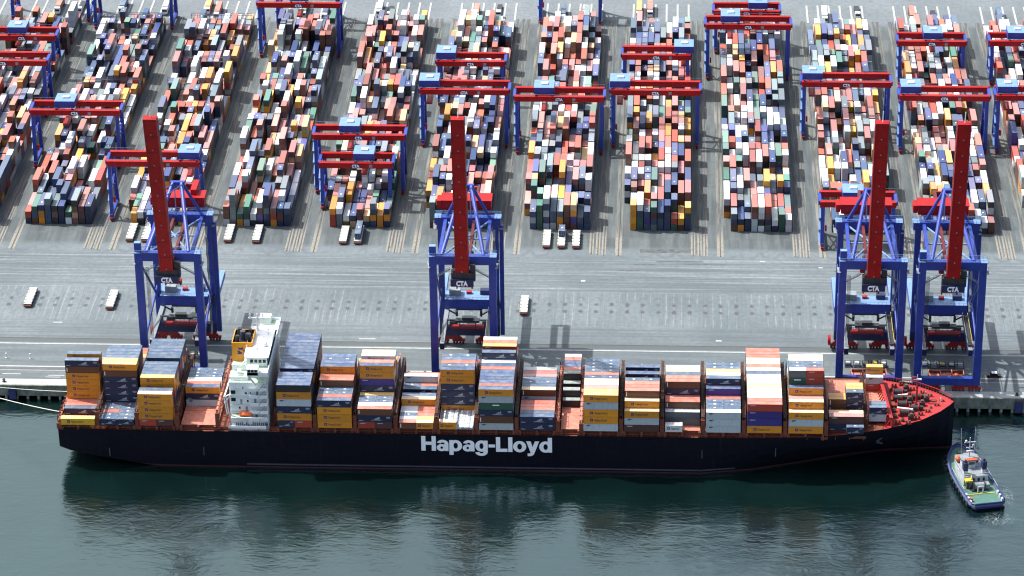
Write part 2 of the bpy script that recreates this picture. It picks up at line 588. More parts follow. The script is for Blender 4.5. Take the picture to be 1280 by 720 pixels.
def water_material():
    k = NT('river_water')
    P = k.pos()
    X, Y, Z = k.xyz(P)
    w1 = k.noise(k.scalev(P, (0.35, 0.8, 1)), 1.0, 4, 0.6, 0.4)
    w2 = k.noise(k.scalev(P, (0.09, 0.22, 1)), 1.0, 3, 0.55, 0.6)
    w3 = k.noise(P, 0.02, 3, 0.5, 1.2)
    sw = None
    for cx, cy, r in ((-122, -92, 24), (-100, -104, 16), (75, -112, 24), (105, -122, 22), (40, -98, 12), (150, -84, 16), (173, -84, 8), (-60, -86, 14)):
        dx = k.math('DIVIDE', k.math('SUBTRACT', X, cx), r)
        dy = k.math('DIVIDE', k.math('SUBTRACT', Y, cy), r * 0.8)
        d = k.math('SQRT', k.math('ADD', k.math('POWER', dx, 2), k.math('POWER', dy, 2)))
        g_ = k.ramp(d, 1.0, 0.25)
        sw = g_ if sw is None else k.math('MAXIMUM', sw, g_)
    swn = k.noise(P, 0.16, 5, 0.65, 3.0)
    h = k.math('ADD', k.math('MULTIPLY', w1, 0.55), k.math('MULTIPLY', w2, 1.5))
    h = k.math('ADD', h, k.math('MULTIPLY', w3, 1.1))
    h = k.math('ADD', h, k.math('MULTIPLY', k.math('MULTIPLY', sw, swn), 3.0))
    bp = k.n('ShaderNodeBump')
    bp.inputs['Strength'].default_value = 0.15
    bp.inputs['Distance'].default_value = 1.0
    k.put(bp.inputs['Height'], h)
    k.put(k.p.inputs['Normal'], bp.outputs[0])
    wash = None
    for cx, cy, rx, ry in ((172.5, -82.0, 7.0, 5.5), (158.5, -44, 3.2, 9.0), (177.5, -66, 2.4, 9.0)):
        dx = k.math('DIVIDE', k.math('SUBTRACT', X, cx), rx)
        dy = k.math('DIVIDE', k.math('SUBTRACT', Y, cy), ry)
        g_ = k.ramp(k.math('SQRT', k.math('ADD', k.math('POWER', dx, 2), k.math('POWER', dy, 2))), 1.0, 0.2)
        wash = g_ if wash is None else k.math('MAXIMUM', wash, g_)
    foam = k.math('MULTIPLY', k.math('MULTIPLY', sw, k.ramp(k.noise(P, 0.55, 5, 0.75, 2.0), 0.60, 0.72)), 0.35)
    foam = k.math('MAXIMUM', foam, k.math('MULTIPLY', wash, k.ramp(k.noise(P, 0.8, 5, 0.75, 1.5), 0.50, 0.66)))
    deep = k.mix(k.ramp(w3, 0.35, 0.65), (0.0014, 0.0072, 0.0066), (0.0026, 0.0112, 0.0102))
    k.put(k.p.inputs['Base Color'], k.mix(foam, deep, (0.34, 0.38, 0.36)))
    k.p.inputs['Roughness'].default_value = 0.11
    k.p.inputs['Specular Tint'].default_value = (0.80, 0.95, 0.97, 1)
    k.p.inputs['IOR'].default_value = 2.0
    k.p.inputs['Specular IOR Level'].default_value = 0.75
    MATS['river_water'] = k.m


water_material()
wm = MB()
wm.quad([(-2500, -2500, -6), (2500, -2500, -6), (2500, 2, -6), (-2500, 2, -6)], 'river_water')
structure('water', wm)

# quay wall: coping, fascia beam, piles before a dark cavity, fenders
qw = thing('quay_wall', (0, -6, 0), 'long concrete quay wall with weathered green fascia standing in dark water', 'quay wall')
MB().box(-300, 300, -5.9, -1.4, 0.0, 0.22, 'coping').build('coping', qw)
MB().box(-300, 300, -6.5, -5.9, -4.2, 0.18, 'fascia').build('fascia', qw)
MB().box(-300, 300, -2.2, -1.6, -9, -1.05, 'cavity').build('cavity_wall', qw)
for i in range(64):
    x = -205 + i * 4.05 if i < 12 else 148 + (i - 12) * 4.05
    if x < 215 and (x < -150 or x > 148):
        MB().tube((x, -5.4, -9), (x, -5.4, -4.2), 0.55, 'concrete', 10).build('pile', qw, smooth=False)
for x in (-186, -163, 156.5, 186.5, 204):
    m = MB().box(x - 1.4, x + 1.4, -7.7, -6.5, -5.2, -0.6, 'dark_steel').box(x - 1.2, x + 1.2, -7.75, -7.7, -4.8, -1.0, 'tug_blue')
    m.build('fender', qw)

# rails and painted lines on the quay: thin sheets and low rails
for nm, y0, y1, z, mt in (('crane_rail_front', -1.15, -0.85, 0.06, 'rail_steel'), ('crane_rail_rear', 31.85, 32.15, 0.06, 'rail_steel')):
    structure('crane_rail_strip', MB().box(-300, 300, y0, y1, 0.0, z, mt))
for y0, y1, mt in ((27.1, 27.7, 'line_white'), (8.6, 9.3, 'line_white'), (5.7, 6.0, 'line_white')):
    m = MB()
    m.quad([(-300, y0, 0.03), (300, y0, 0.03), (300, y1, 0.03), (-300, y1, 0.03)], mt)
    structure('road_marking', m)
m = MB()
m.quad([(-300, 6.7, 0.025), (300, 6.7, 0.025), (300, 7.6, 0.025), (-300, 7.6, 0.025)], 'rail_steel')
structure('cable_trench_strip', m)
for x, y, a, b_ in ((-171, 2.0, 4.5, .5), (-172, 0.6, 4.0, .4), (-188, 2.8, 5, .5), (-178, 45, 2.6, .6), (-57, 34.5, 4.5, .6), (77, 36.5, 1.6, 1.0), (-160, 3.5, 3, .4),
                    (95, 105, 1.5, .8), (118, 100, 1.2, .8), (24, 86, 1.2, 1.2), (60, 16, .8, .5)):
    m = MB()
    m.quad([(x - a * .7, y - b_ * .6, 0.03), (x + a * .7, y - b_ * .6, 0.03), (x + a * .7, y + b_ * .6, 0.03), (x - a * .7, y + b_ * .6, 0.03)], 'coping')
    structure('road_marking', m)
# dark patches of tyre rubber and repaired asphalt
for x, y, a, b_ in ((58, 113.5, 24, 1.6), (62, 104, 19, .5), (48, 101, 9, .4), (42, 95.5, 9, .5), (72, 101.6, 17, .35), (130, 97, 14, .4), (35, 87, 11, .4)):
    m = MB()
    m.quad([(x - a / 2, y - b_, 0.02), (x + a / 2, y - b_, 0.02), (x + a / 2, y + b_, 0.02), (x - a / 2, y + b_, 0.02)], 'rail_steel')
    m.m = ['rubber_patch'] * len(m.m)
    if 'rubber_patch' not in MATS:
        paint('rubber_patch', (0.085, 0.093, 0.093), 0.85, 0.5, 0.6)
    structure('road_patch', m)

# rail beds of the yard cranes
for k_ in range(-8, 8):
    cx = block_x(k_)
    for a, b_, y0 in ((-16.9, -14.2, 109), (13.6, 15.4, 110), (16.2, 18.0, 109.5), (18.6, 20.4, 109.2)):
        m = MB()
        m.quad([(cx + a, y0, 0.03), (cx + b_, y0, 0.03), (cx + b_, 360, 0.03), (cx + a, 360, 0.03)], 'ballast')
        structure('rail_bed_strip', m)
        c_ = cx + (a + b_) / 2
        structure('rail_strip', MB().box(c_ - 0.2, c_ + 0.2, y0, 360, 0.03, 0.16, 'rail_steel'))

# ------------------------------------------------------------------ container palette: (side colour, weathered roof colour with pale glare painted in)
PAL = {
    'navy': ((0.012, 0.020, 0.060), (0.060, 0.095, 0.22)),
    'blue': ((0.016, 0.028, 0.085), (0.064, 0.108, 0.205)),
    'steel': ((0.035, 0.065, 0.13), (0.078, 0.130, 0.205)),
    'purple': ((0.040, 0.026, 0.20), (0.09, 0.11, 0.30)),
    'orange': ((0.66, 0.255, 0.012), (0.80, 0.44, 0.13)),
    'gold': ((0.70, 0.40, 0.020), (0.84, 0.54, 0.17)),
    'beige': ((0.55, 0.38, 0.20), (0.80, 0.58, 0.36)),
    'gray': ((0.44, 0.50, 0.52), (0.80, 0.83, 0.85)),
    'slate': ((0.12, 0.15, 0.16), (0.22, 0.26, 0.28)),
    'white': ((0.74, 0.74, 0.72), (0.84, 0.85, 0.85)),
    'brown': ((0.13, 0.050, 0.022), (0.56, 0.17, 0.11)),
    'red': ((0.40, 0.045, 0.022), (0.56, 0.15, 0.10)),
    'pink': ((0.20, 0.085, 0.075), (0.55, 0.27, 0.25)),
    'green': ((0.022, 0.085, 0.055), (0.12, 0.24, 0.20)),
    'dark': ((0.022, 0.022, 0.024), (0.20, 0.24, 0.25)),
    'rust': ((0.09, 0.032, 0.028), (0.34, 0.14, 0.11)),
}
CNAME = {'navy': 'navy blue', 'blue': 'dark blue', 'steel': 'steel blue', 'purple': 'purple blue', 'orange': 'orange', 'gold': 'golden yellow',
         'beige': 'beige', 'gray': 'light grey', 'slate': 'slate grey', 'white': 'white', 'brown': 'brown', 'red': 'red', 'pink': 'dusty pink',
         'green': 'green', 'dark': 'black', 'rust': 'maroon', 'tarp': 'grey tarpaulin covered', 'flat': 'pale grey flat'}

# ------------------------------------------------------------------ yard stacks (thousands of boxes: one stuff object)
YB = []                                            # x0,x1,y0,y1,z0,z1,(side),(roof)


def jit(c, r):
    s = r.uniform(0.75, 1.25)
    return tuple(max(0.004, min(0.88, x * s * r.uniform(0.92, 1.08))) for x in c)


YC = [('brown', 11), ('red', 6), ('pink', 13), ('gray', 14), ('white', 11), ('blue', 9), ('navy', 12), ('steel', 14), ('orange', 7),
      ('gold', 1), ('green', 6), ('slate', 7), ('rust', 9), ('dark', 4), ('beige', 4), ('purple', 1)]
YN = [a for a, b in YC]
YW = [b for a, b in YC]


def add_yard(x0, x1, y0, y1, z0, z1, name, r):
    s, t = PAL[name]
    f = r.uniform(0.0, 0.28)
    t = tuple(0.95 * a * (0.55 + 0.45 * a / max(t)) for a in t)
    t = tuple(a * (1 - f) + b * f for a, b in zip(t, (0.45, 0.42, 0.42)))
    YB.append((x0, x1, y0, y1, z0, z1, jit(tuple(a * 0.75 for a in s), r), jit(t, r)))  # sides darkened in the colour, standing for shade between stacks


def yard():
    SLOT = 6.42
    for k_ in range(-7, 7):
        r = random.Random(100 + k_)
        cx = block_x(k_)
        base = {0: 3.3, 1: 3.3, 2: 3.4, 3: 3.0, 4: 3.2, -1: 3.1, -2: 2.7, -3: 3.2, -4: 2.5, -5: 2.9, -6: 3.0}.get(k_, 3.0)
        for c in range(10):
            x0 = cx - 13.85 + c * 2.77
            s0 = 0
            if c == 0:
                s0 = r.choice((2, 3, 4)) if k_ > -3 else r.choice((0, 2))
            if k_ == -4 and c > 4:
                s0 = 0
            ph1, ph2 = r.uniform(0, 6), r.uniform(0, 6)
            s = s0
            hl = base
            while s < 34:
                two = r.random() < 0.52 and s < 33
                if k_ in (-5, -4) and s + 1 in (20, 24, 28, 32):
                    two = False
                n_ = 2 if two else 1
                hl = 0.5 * hl + 0.5 * (base + 0.7 * math.sin(s * 0.5 + ph1) + 0.5 * math.sin(s * 0.21 + ph2 + c))
                h = int(round(hl + r.gauss(0, 1.15)))
                if s < 3:
                    h = max(h, 2)
                h = max(1, min(5 if k_ < 1 else 4, h))
                if k_ < -3 and s > 24 and r.random() < 0.12:
                    h = 0
                if k_ == -4 and s < 3:
                    h = min(h, 2)
                if s > 31:
                    h = min(h, r.choice((0, 1, 2, 3)))
                y0 = 132.4 + s * SLOT
                z = 0.05
                own = r.choices(YN, YW)[0] if s == s0 or r.random() < 0.6 else own
                if s < 2 and r.random() < 0.7:
                    own = r.choice(('navy', 'slate', 'steel', 'dark', 'rust', 'green', 'blue', 'orange', 'navy', 'steel'))
                for t_ in range(h):
                    hh = 2.86 if r.random() < 0.4 else 2.57
                    if two and r.random() < 0.2 and t_ < h - 1:
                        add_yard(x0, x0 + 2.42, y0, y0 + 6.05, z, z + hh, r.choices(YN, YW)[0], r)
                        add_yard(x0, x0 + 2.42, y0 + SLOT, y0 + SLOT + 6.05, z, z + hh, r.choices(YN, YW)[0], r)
                    else:
                        nm_ = own if r.random() < (0.7 if s < 2 and t_ < h - 1 else 0.45) else r.choices(YN, YW)[0]
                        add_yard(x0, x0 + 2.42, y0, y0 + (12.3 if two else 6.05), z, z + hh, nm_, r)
                        if t_ == h - 1 and nm_ in ('navy', 'blue', 'steel') and r.random() < 0.5:
                            YB.append((x0 + .95, x0 + 1.5, y0 + 2.6, y0 + 3.5, z + hh, z + hh + .02, (.6, .6, .6), (.75, .76, .78)))
                    z += hh + 0.05
                s += n_


yard()

# ------------------------------------------------------------------ yard gantry cranes
txt_cta = text_mesh('CTA', 1.0, 0.05, 0.03)


def make_gantry(big):
    half = 19.2 if big else 15.2
    zt = 25.6 if big else 20.0
    zb = zt - 2.3
    lh = half - 1.2
    gy = 9.6
    root = thing('gantry_crane', (0, 0, 0), 'gantry', 'gantry crane')
    girders = []
    for y in (0, gy):
        g_ = MB().box(-half, half, y - 0.75, y + 0.75, zb, zt, 'crane_red').box(-half, half, y - 0.95, y + 0.95, zt, zt + 0.12, 'crane_red')
        girders.append(g_.build('girder', root))
    rl = MB()
    for y in (-0.9, gy + 0.9):
        rl.beam((-half, y, zt + 1.1), (half, y, zt + 1.1), 0.08, 0.08, 'steel_grey')
        for i in range(15):
            x = -half + i * 2 * half / 14
            rl.beam((x, y, zt + 0.12), (x, y, zt + 1.1), 0.07, 0.07, 'steel_grey')
    rl.build('railing', root)
    for s in (-1, 1):
        MB().box(s * half - 0.6, s * half + 0.6, 0.75, gy - 0.75, zb + 0.3, zt - 0.2, 'crane_blue').build('end_beam', root)
        for y, yb in ((0, -2.4), (gy, gy + 2.4)):
            lg = MB().beam((s * lh, y, zb), (s * lh, yb, 2.2), 1.5, 1.3, 'crane_blue', up=(0, 1, 0))
            lg.build('leg', root)
        MB().box(s * lh - 0.6, s * lh + 0.6, -3.6, gy + 3.6, 1.5, 2.9, 'crane_blue').build('sill_beam', root)
        br = MB().beam((s * lh, 0, zb - 8), (s * lh, gy, zb - 8), 0.6, 0.6, 'crane_blue')
        br.beam((s * lh, -1.2, zb - 13), (s * lh, gy, zb - 8), 0.4, 0.4, 'crane_blue').beam((s * lh, gy + 1.2, zb - 13), (s * lh, 0, zb - 8), 0.4, 0.4, 'crane_blue')
        br.build('leg_brace', root)
        for y in (-2.6, gy + 2.6):
            b = MB().box(s * lh - 0.55, s * lh + 0.55, y - 1.9, y + 1.9, 0.75, 1.6, 'crane_red')
            for q in (-1.2, 1.2):
                b.tube((s * lh - 0.25, y + q, 0.5), (s * lh + 0.25, y + q, 0.5), 0.42, 'dark_steel', 10)
            b.build('bogie', root)
    # stairs zigzag on one leg
    st = MB()
    zz = 3.0
    i = 0
    while zz < zb - 2:
        a, b_ = (-1.5, 2.5) if i % 2 == 0 else (2.5, -1.5)
        st.beam((-lh - 1.1, a, zz), (-lh - 1.1, b_, zz + 2.6), 0.7, 0.12, 'pale_blue')
        zz += 2.6
        i += 1
    st.build('stairs', root)
    MB().tube((lh * -1 + 1.0, -0.8, 8.5), (lh * -1 + 1.7, -0.8, 8.5), 1.3, 'crane_red', 14).build('cable_reel', root)
    sg = MB().box(-1.9, 1.9, -0.98, -0.75, zb + 0.2, zt - 0.15, 'crane_dark_blue').build('sign', root)
    tm = MB()
    add_text(tm, *txt_cta, (-1.55, -1.0, zb + 0.55), 3.1, 1.25, 'lettering_white')
    tm.build('lettering', sg)
    MB().box(5.6, 6.9, -1.0, -0.75, zb + 0.5, zt - 0.5, 'steel_grey').build('lamp_box', root)
    # trolley house rides on both girders: local x moved per crane
    th = MB().box(-4.3, 4.3, 1.2, 9.9, zt + 0.35, zt + 3.4, 'crane_blue', 'pale_blue')  # roof in paler blue, sunlight put into the colour
    th.box(-1.2, 1.6, 4.5, 6.5, zt + 3.4, zt + 4.0, 'white_paint')
    for x in (-3.4, 3.4):
        th.box(x - 0.3, x + 0.3, -0.4, 1.2, zt + 0.12, zt + 0.9, 'crane_dark_blue').box(x - 0.3, x + 0.3, 9.2, 10.2, zt + 0.12, zt + 0.36, 'crane_dark_blue')
    tho = th.build('trolley_house', root)
    sp = MB()
    zs = zt - (7.5 if big else 6.0)
    for x in (-2.2, 2.2):
        for y in (3.4, 6.4):
            sp.tube((x * 0.5, y, zt + 0.4), (x * 0.4, y, zs + 0.8), 0.06, 'dark_steel', 5)
    sp.box(-1.25, 1.25, 1.0, 9.0, zs, zs + 0.8, 'deep_red')
    sp.build('spreader', tho)
    return root, tho


GANTRY_W = []
G_BIG, H_BIG = make_gantry(True)
G_SML, H_SML = make_gantry(False)
# block, y, big, trolley x
GANTRIES = [
    (-6, 286.5, 0, -2.5, 'low', ''), (-6, 244.0, 1, -11, 'tall', ''), (-5, 190.6, 1, -4.5, 'tall', ''),
    (-4, 139.4, 1, 14.6, 'tall', ''), (-3, 314.7, 1, 0.0, 'tall', ''), (-2, 167.9, 1, -4.0, 'tall', ''), (-2, 152.2, 0, 3.2, 'low', ''),
    (-1, 261.0, 0, -11, 'low', ''), (-1, 216.4, 1, -15.2, 'tall', ''), (0, 209.8, 1, -6.5, 'tall', ''), (1, 270.2, 0, 12.2, 'low', ''),
    (1, 217.6, 1, -15.2, 'tall', ''), (2, 323.2, 0, 5, 'low', ''), (2, 292.8, 1, -8.0, 'tall', ''), (3, 228.2, 1, -14.6, 'tall', ''),
    (4, 288.6, 0, 0.5, 'low', ''), (4, 214.4, 1, -14.3, 'tall', ''), (5, 289.5, 0, -3, 'low', ''), (5, 215.4, 1, -14.2, 'tall', ''),
    (3, 119.5, 0, -2.0, 'low', ''), (-5, 347, 1, 5, 'tall', ''), (0, 358, 0, 3, 'low', ''), (-6, 356, 1, 4, 'tall', ''), (-3, 349, 0, -6, 'low', ''),
]
BLK = {-6: 'first', -5: 'second', -4: 'third', -3: 'fourth', -2: 'fifth', -1: 'sixth', 0: 'seventh', 1: 'eighth', 2: 'ninth', 3: 'tenth', 4: 'eleventh', 5: 'twelfth'}


def rel_pos(b, y):
    ys = sorted(g[1] for g in GANTRIES if g[0] == b)
    if len(ys) == 1:
        return 'alone on it'
    return ('nearest the river', 'farther inland' if len(ys) == 2 else 'second from river', 'farthest inland')[ys.index(y)]


used = {0: False, 1: False}
for b_, y, big, tx, kind_, _x in GANTRIES:
    if used[big]:
        o = copy_tree(G_BIG if big else G_SML)
    else:
        o = G_BIG if big else G_SML
        used[big] = True
    o.location = (block_x(b_) - 1.7, y, 0)
    for ch in o.children:
        if ch.name.startswith('trolley_house'):
            ch.location = (tx, 0, 0)
    rp = rel_pos(b_, y)
    lab = '%s red and blue gantry crane over the %s block from stern side, %s' % ('tall' if big else 'low', BLK[b_], rp)
    o['label'] = lab
    o['group'] = 'rail gantry cranes over the container blocks'

# ------------------------------------------------------------------ ship to shore quay cranes


def make_quay_crane():
    B, D, PB = 'crane_blue', 'crane_dark_blue', 'pale_blue'  # PB on tops and bracing: crane blue with sunlight painted in
    root = thing('quay_crane', (0, 0, 0), 'crane', 'quay crane')
    LX, RY = 10.9, 32.0
    for s in (-1, 1):
        m = MB().box(s * LX - 1.35, s * LX + 1.35, -2.1, 0.2, 3.0, 50.2, B)
        if s < 0:
            m.box(s * LX - 1.2, s * LX + 1.2, -1.9, 0.0, 53.6, 57.4, B, PB)
        m.build('front_leg', root)
        MB().box(s * 10.3 - 1.1, s * 10.3 + 1.1, RY - 1.1, RY + 1.1, 5.4, 50.4, B).build('rear_leg', root)
        for y in (-1.0, RY):
            bo = MB().box(s * 7.4 - 3.6, s * 7.4 + 3.6, y - 0.7, y + 0.7, 2.0, 2.9 if y < 0 else 3.9, 'deep_red')
            for q in (-3.0, 3.0):
                bo.box(s * 7.4 + q - 2.4, s * 7.4 + q + 2.4, y - 0.6, y + 0.6, 1.05, 2.0, 'deep_red')
                for h in (-1.7, -0.6, 0.6, 1.7):
                    bo.tube((s * 7.4 + q + h, y - 0.4, 0.52), (s * 7.4 + q + h, y + 0.4, 0.52), 0.5, 'dark_steel', 10)
                bo.prism([(s * 7.4 + q - 1.4, y - 0.5), (s * 7.4 + q + 1.4, y - 0.5), (s * 7.4 + q + 0.9, y + 0.5), (s * 7.4 + q - 0.9, y + 0.5)], 2.0, 2.7, 'crane_red')
            bo.build('bogie', root)
        # portal girder along the depth, with its walkway, rear top painted a sunlit pale blue
        pg = MB().box(s * 8.4 - 0.8, s * 8.4 + 0.8, 1.0, 30.7, 13.6, 16.0, D).box(s * 8.4 - 0.8, s * 8.4 + 0.8, 1.0, 30.7, 16.0, 16.15, 'steel_grey')
        pg.box(s * 10.6 - 1.0, s * 10.6 + 1.0, RY + 1.2, 58.5, 14.2, 16.6, B, PB)
        pg.box(s * 8.4 - 0.3, s * 10.6 + 0.3, RY + 1.2, RY + 2.4, 14.4, 16.2, B) if s > 0 else pg.box(s * 10.6 - 0.3, s * 8.4 + 0.3, RY + 1.2, RY + 2.4, 14.4, 16.2, B)
        pg.build('portal_girder', root)
        MB().beam((s * 8.6, 0.0, 52.2), (s * 8.3, RY, 52.4), 1.2, 1.4, B).build('side_beam', root)
        MB().tube((s * LX, 0.2, 49), (s * 10.3, RY - 1.1, 19), 0.5, B, 8).build('diagonal_brace', root)
        MB().tube((s * 10.3, RY, 24), (s * LX, 0.0, 15.5), 0.4, B, 8).build('diagonal_brace', root)
    MB().box(-9.5, 9.5, -2.0, 0.1, 3.0, 5.8, B).build('sill_beam', root)
    MB().box(-11.4, 11.4, RY - 1.2, RY + 1.2, 3.9, 7.6, D).build('sill_beam', root)
    gw = MB()
    for z in (8.4, 9.3):
        gw.beam((-9.2, RY - 1.1, z), (9.2, RY - 1.1, z), .1, .1, 'steel_grey')
    for i in range(12):
        gw.beam((-9.2 + i * 1.67, RY - 1.1, 7.6), (-9.2 + i * 1.67, RY - 1.1, 9.3), .1, .1, 'steel_grey')
    gw.build('guard_rail', root)
    for s in (-1, 1):
        MB().box(s * 6.2 - 1.5, s * 6.2 + 1.5, RY - 1.0, RY + .9, 7.6, 9.6, 'dark_steel').build('drive_box', root)
        MB().tube((s * 4.6, 27.0, 16.4), (s * 4.6, 27.6, 14.0), .5, 'dark_steel', 8).beam((s * 9.0, 29.0, 16.4), (s * 5.0, 30.5, 13.2), .5, .5, D).build('hanger', root)
    cl = MB()
    for i in range(4):
        cl.tube((-8.9 + i * .35, 1.5, 46), (-8.9 + i * .35, 2.5, 16), .09, 'dark_steel', 5)
    cl.build('cable_bundle', root)
    MB().box(7.4, 9.2, 3.5, 27.5, 16.6, 16.9, 'dark_steel').beam((9.2, 3.5, 17.9), (9.2, 27.5, 17.9), .12, .12, 'yellow').beam((7.4, 3.5, 17.9), (7.4, 27.5, 17.9), .12, .12, 'steel_grey').build('catwalk', root)
    for y0, y1, z0 in ((-2.2, 0.4, 50.2), (RY - 1.4, RY + 1.4, 50.4)):
        pb = MB().box(-12.2, 12.2, y0, y1, z0, 53.6, B)
        pbo = pb.build('portal_beam', root)
        rl = MB()
        for y in (y0 - 0.5, y1 + 0.5):
            rl.beam((-12.4, y, 54.8), (12.4, y, 54.8), 0.12, 0.12, PB)
            rl.beam((-12.4, y, 54.2), (12.4, y, 54.2), 0.08, 0.08, PB)
            for i in range(17):
                rl.beam((-12.4 + i * 1.55, y, 53.6), (-12.4 + i * 1.55, y, 54.8), 0.1, 0.1, PB)
        rl.box(-12.5, -10.0, y0 - 0.6, y1 + 0.6, 53.6, 53.75, PB).box(10.0, 12.5, y0 - 0.6, y1 + 0.6, 53.6, 53.75, PB)
        # landings at the top of the legs
        for s in (-1, 1):
            for z in (49.4, 50.6):
                rl.beam((s * 12.9, y0 - 0.9, z), (s * 12.9, y1 + 0.9, z), 0.1, 0.1, 'steel_grey')
            rl.box(s * 12.4 - 0.6, s * 12.4 + 0.6, y0 - 0.9, y1 + 0.9, 49.2, 49.3, 'steel_grey')
        rl.build('railing', pbo)
    # plan bracing
    cb = MB()
    for a, b in (((-8, 0.4, 52), (0, 16, 52)), ((8, 0.4, 52), (0, 16, 52)), ((-8, 31, 52), (0, 16, 52)), ((8, 31, 52), (0, 16, 52)), ((-8.3, 16, 52), (8.3, 16, 52))):
        cb.tube(a, b, 0.38, PB, 8)  # pale tone paints the sunlit upper side of the braces
    cb.build('cross_bracing', root)
    # platform across the rear portal
    pf = MB().box(-9.1, 9.1, 28.6, 36.0, 16.4, 20.4, B, PB)
    pf.box(-5, 5, 29.2, 30.2, 15.5, 16.4, 'dark_steel')
    pf.box(9.1, 11.4, 29.5, 33.0, 17.4, 20.0, D)
    pfo = pf.build('trolley_platform', root)
    # main girder, trolley, machine house
    mg = MB()
    for s in (-1, 1):
        mg.box(s * 2.3 - 0.5, s * 2.3 + 0.5, -2.6, 61.0, 50.0, 52.6, 'dull_red')
    mg.box(-2.8, 2.8, 60.2, 61.2, 50.2, 52.4, 'deep_red')
    mg.build('main_girder', root)
    mh = MB().box(-10.2, 8.4, 36.8, 43.2, 53.9, 57.6, 'crane_red').box(-10.5, 8.7, 36.5, 43.5, 57.6, 57.8, 'crane_red')
    mh.box(-12.0, -10.4, 37.6, 42.6, 54.2, 57.2, 'crane_red')
    mh.box(-9.0, 8.0, 36.9, 43.1, 53.2, 53.9, D)
    for i in range(5):
        mh.box(-8.5 + i * 3.6, -7.4 + i * 3.6, 36.7, 36.8, 55.0, 56.4, 'deep_red')
    mho = mh.build('machine_house', root)
    MB().box(3.2, 5.4, 39, 48, 57.8, 60.0, 'crane_red').build('maintenance_hoist', mho)
    # A frame: two front struts, two back stays, crosshead
    af = MB()
    for s in (-1, 1):
        af.tube((s * 7.6, -0.5, 53.4), (s * 1.6, 29.5, 67.0), 0.75, B, 10)
        af.tube((s * 7.9, RY, 53.5), (s * 1.6, 30.3, 67.0), 0.62, B, 10)
    af.box(-2.6, 2.6, 29.2, 30.8, 66.2, 67.6, B)
    af.tube((-1.2, 30, 66), (-1.2, 30, 53.6), 0.22, PB, 6)
    af.tube((1.2, 30, 66), (1.2, 30, 53.6), 0.22, PB, 6)
    af.build('apex_frame', root)
    # hinge house with lettering, walkways
    hh = MB().box(-4.2, 4.2, -6.4, -5.6, 43.4, 46.2, D).box(-4.0, 4.0, -5.6, -2.4, 43.6, 48.6, 'dark_steel')
    hh.box(2.8, 4.8, -5.0, -2.6, 45.0, 51.0, 'dark_steel').box(-3.4, -2.7, -5.4, -3.6, 46.2, 49.5, 'dark_steel')
    hho = hh.build('hinge_house', root)
    tm = MB()
    add_text(tm, *txt_cta, (-2.1, -6.44, 43.8), 4.2, 2.0, 'lettering_white')
    tm.build('lettering', hho)
    wk = MB()
    for s in (-1, 1):
        wk.beam((s * 4.6, -3.2, 48.8), (s * 9.4, -1.6, 45.0), 1.0, 0.2, 'steel_grey')
        wk.beam((s * 4.6, -3.8, 49.9), (s * 9.4, -2.2, 46.1), 0.12, 0.12, 'steel_grey')
        wk.beam((s * 4.6, -3.8, 49.4), (s * 9.4, -2.2, 45.6), 0.1, 0.1, 'steel_grey')
        for i in range(5):
            t = i / 4
            wk.beam((s * (4.6 + 4.8 * t), -3.8 + 1.6 * t, 48.8 - 3.8 * t), (s * (4.6 + 4.8 * t), -3.8 + 1.6 * t, 49.9 - 3.8 * t), 0.1, 0.1, 'steel_grey')
    wk.build('walkway', root)
    # main trolley spreader, hanging
    sp = MB()
    for x in (-2.4, 2.4):
        for y in (6.0, 9.0):
            sp.tube((x, y, 50), (x * 0.9, y, 37.6), 0.08, 'dark_steel', 5)
    sp.box(-3.0, 3.0, 6.3, 8.7, 36.8, 38.0, 'deep_red').box(-1.8, 1.8, 6.5, 8.5, 38.0, 38.9, 'dark_steel')
    for x in (-2.8, 2.8):
        sp.box(x - 0.25, x + 0.25, 6.2, 8.8, 36.2, 36.8, 'dark_steel')
    sp.build('spreader', root)
    # portal trolley with headblock and spreader
    pt = MB().box(-4.5, 4.5, 17.5, 20.0, 16.2, 17.1, 'dark_steel').box(-2.0, 2.0, 17.8, 19.8, 17.1, 18.2, 'dark_steel').box(-7.8, 7.8, 18.3, 19.2, 16.6, 17.0, 'dark_steel')
    for x in (-3.0, 3.0):
        for y in (17.9, 19.6):
            pt.tube((x, y, 16.2), (x, y, 14.2), 0.08, 'dark_steel', 5)
    pto = pt.build('portal_trolley', root)
    MB().box(-6.1, 6.1, 17.6, 19.9, 13.6, 14.3, 'deep_red').box(-6.1, -5.7, 17.5, 20, 12.8, 13.6, 'deep_red').box(5.7, 6.1, 17.5, 20, 12.8, 13.6, 'deep_red').build('spreader', pto)
    MB().box(-7.6, -3.4, 31.4, 35.0, 20.4, 22.8, 'steel_grey').build('switch_house', pfo)
    MB().box(4.0, 7.4, 32.6, 35.2, 20.4, 22.2, 'crane_dark_blue').build('transformer_box', pfo)
    MB().box(-1.2, .8, 33, 34.6, 20.4, 21.4, 'deep_red').build('winch_box', pfo)
    pr_ = MB()
    for y in (28.4, 36.2):
        pr_.beam((-9.2, y, 21.5), (9.2, y, 21.5), .1, .1, 'steel_grey')
        for i in range(13):
            pr_.beam((-9.2 + i * 1.53, y, 20.4), (-9.2 + i * 1.53, y, 21.5), .09, .09, 'steel_grey')
    pr_.build('railing', pfo)
    tl = MB().box(-3.4, 3.4, 5.2, 10.2, 48.4, 49.9, 'dark_steel').box(-4.4, -2.6, 4.2, 6.4, 45.6, 48.4, 'deep_red')
    tl.build('trolley', root)
    fs = MB()
    for i in range(9):
        y = 12 + i * 4.6
        fs.tube((3.6, y, 50.2), (3.6, y + 2.3, 48.6), 0.14, 'dark_steel', 5).tube((3.6, y + 2.3, 48.6), (3.6, y + 4.6, 50.2), 0.14, 'dark_steel', 5)
    fs.build('festoon_cable', root)
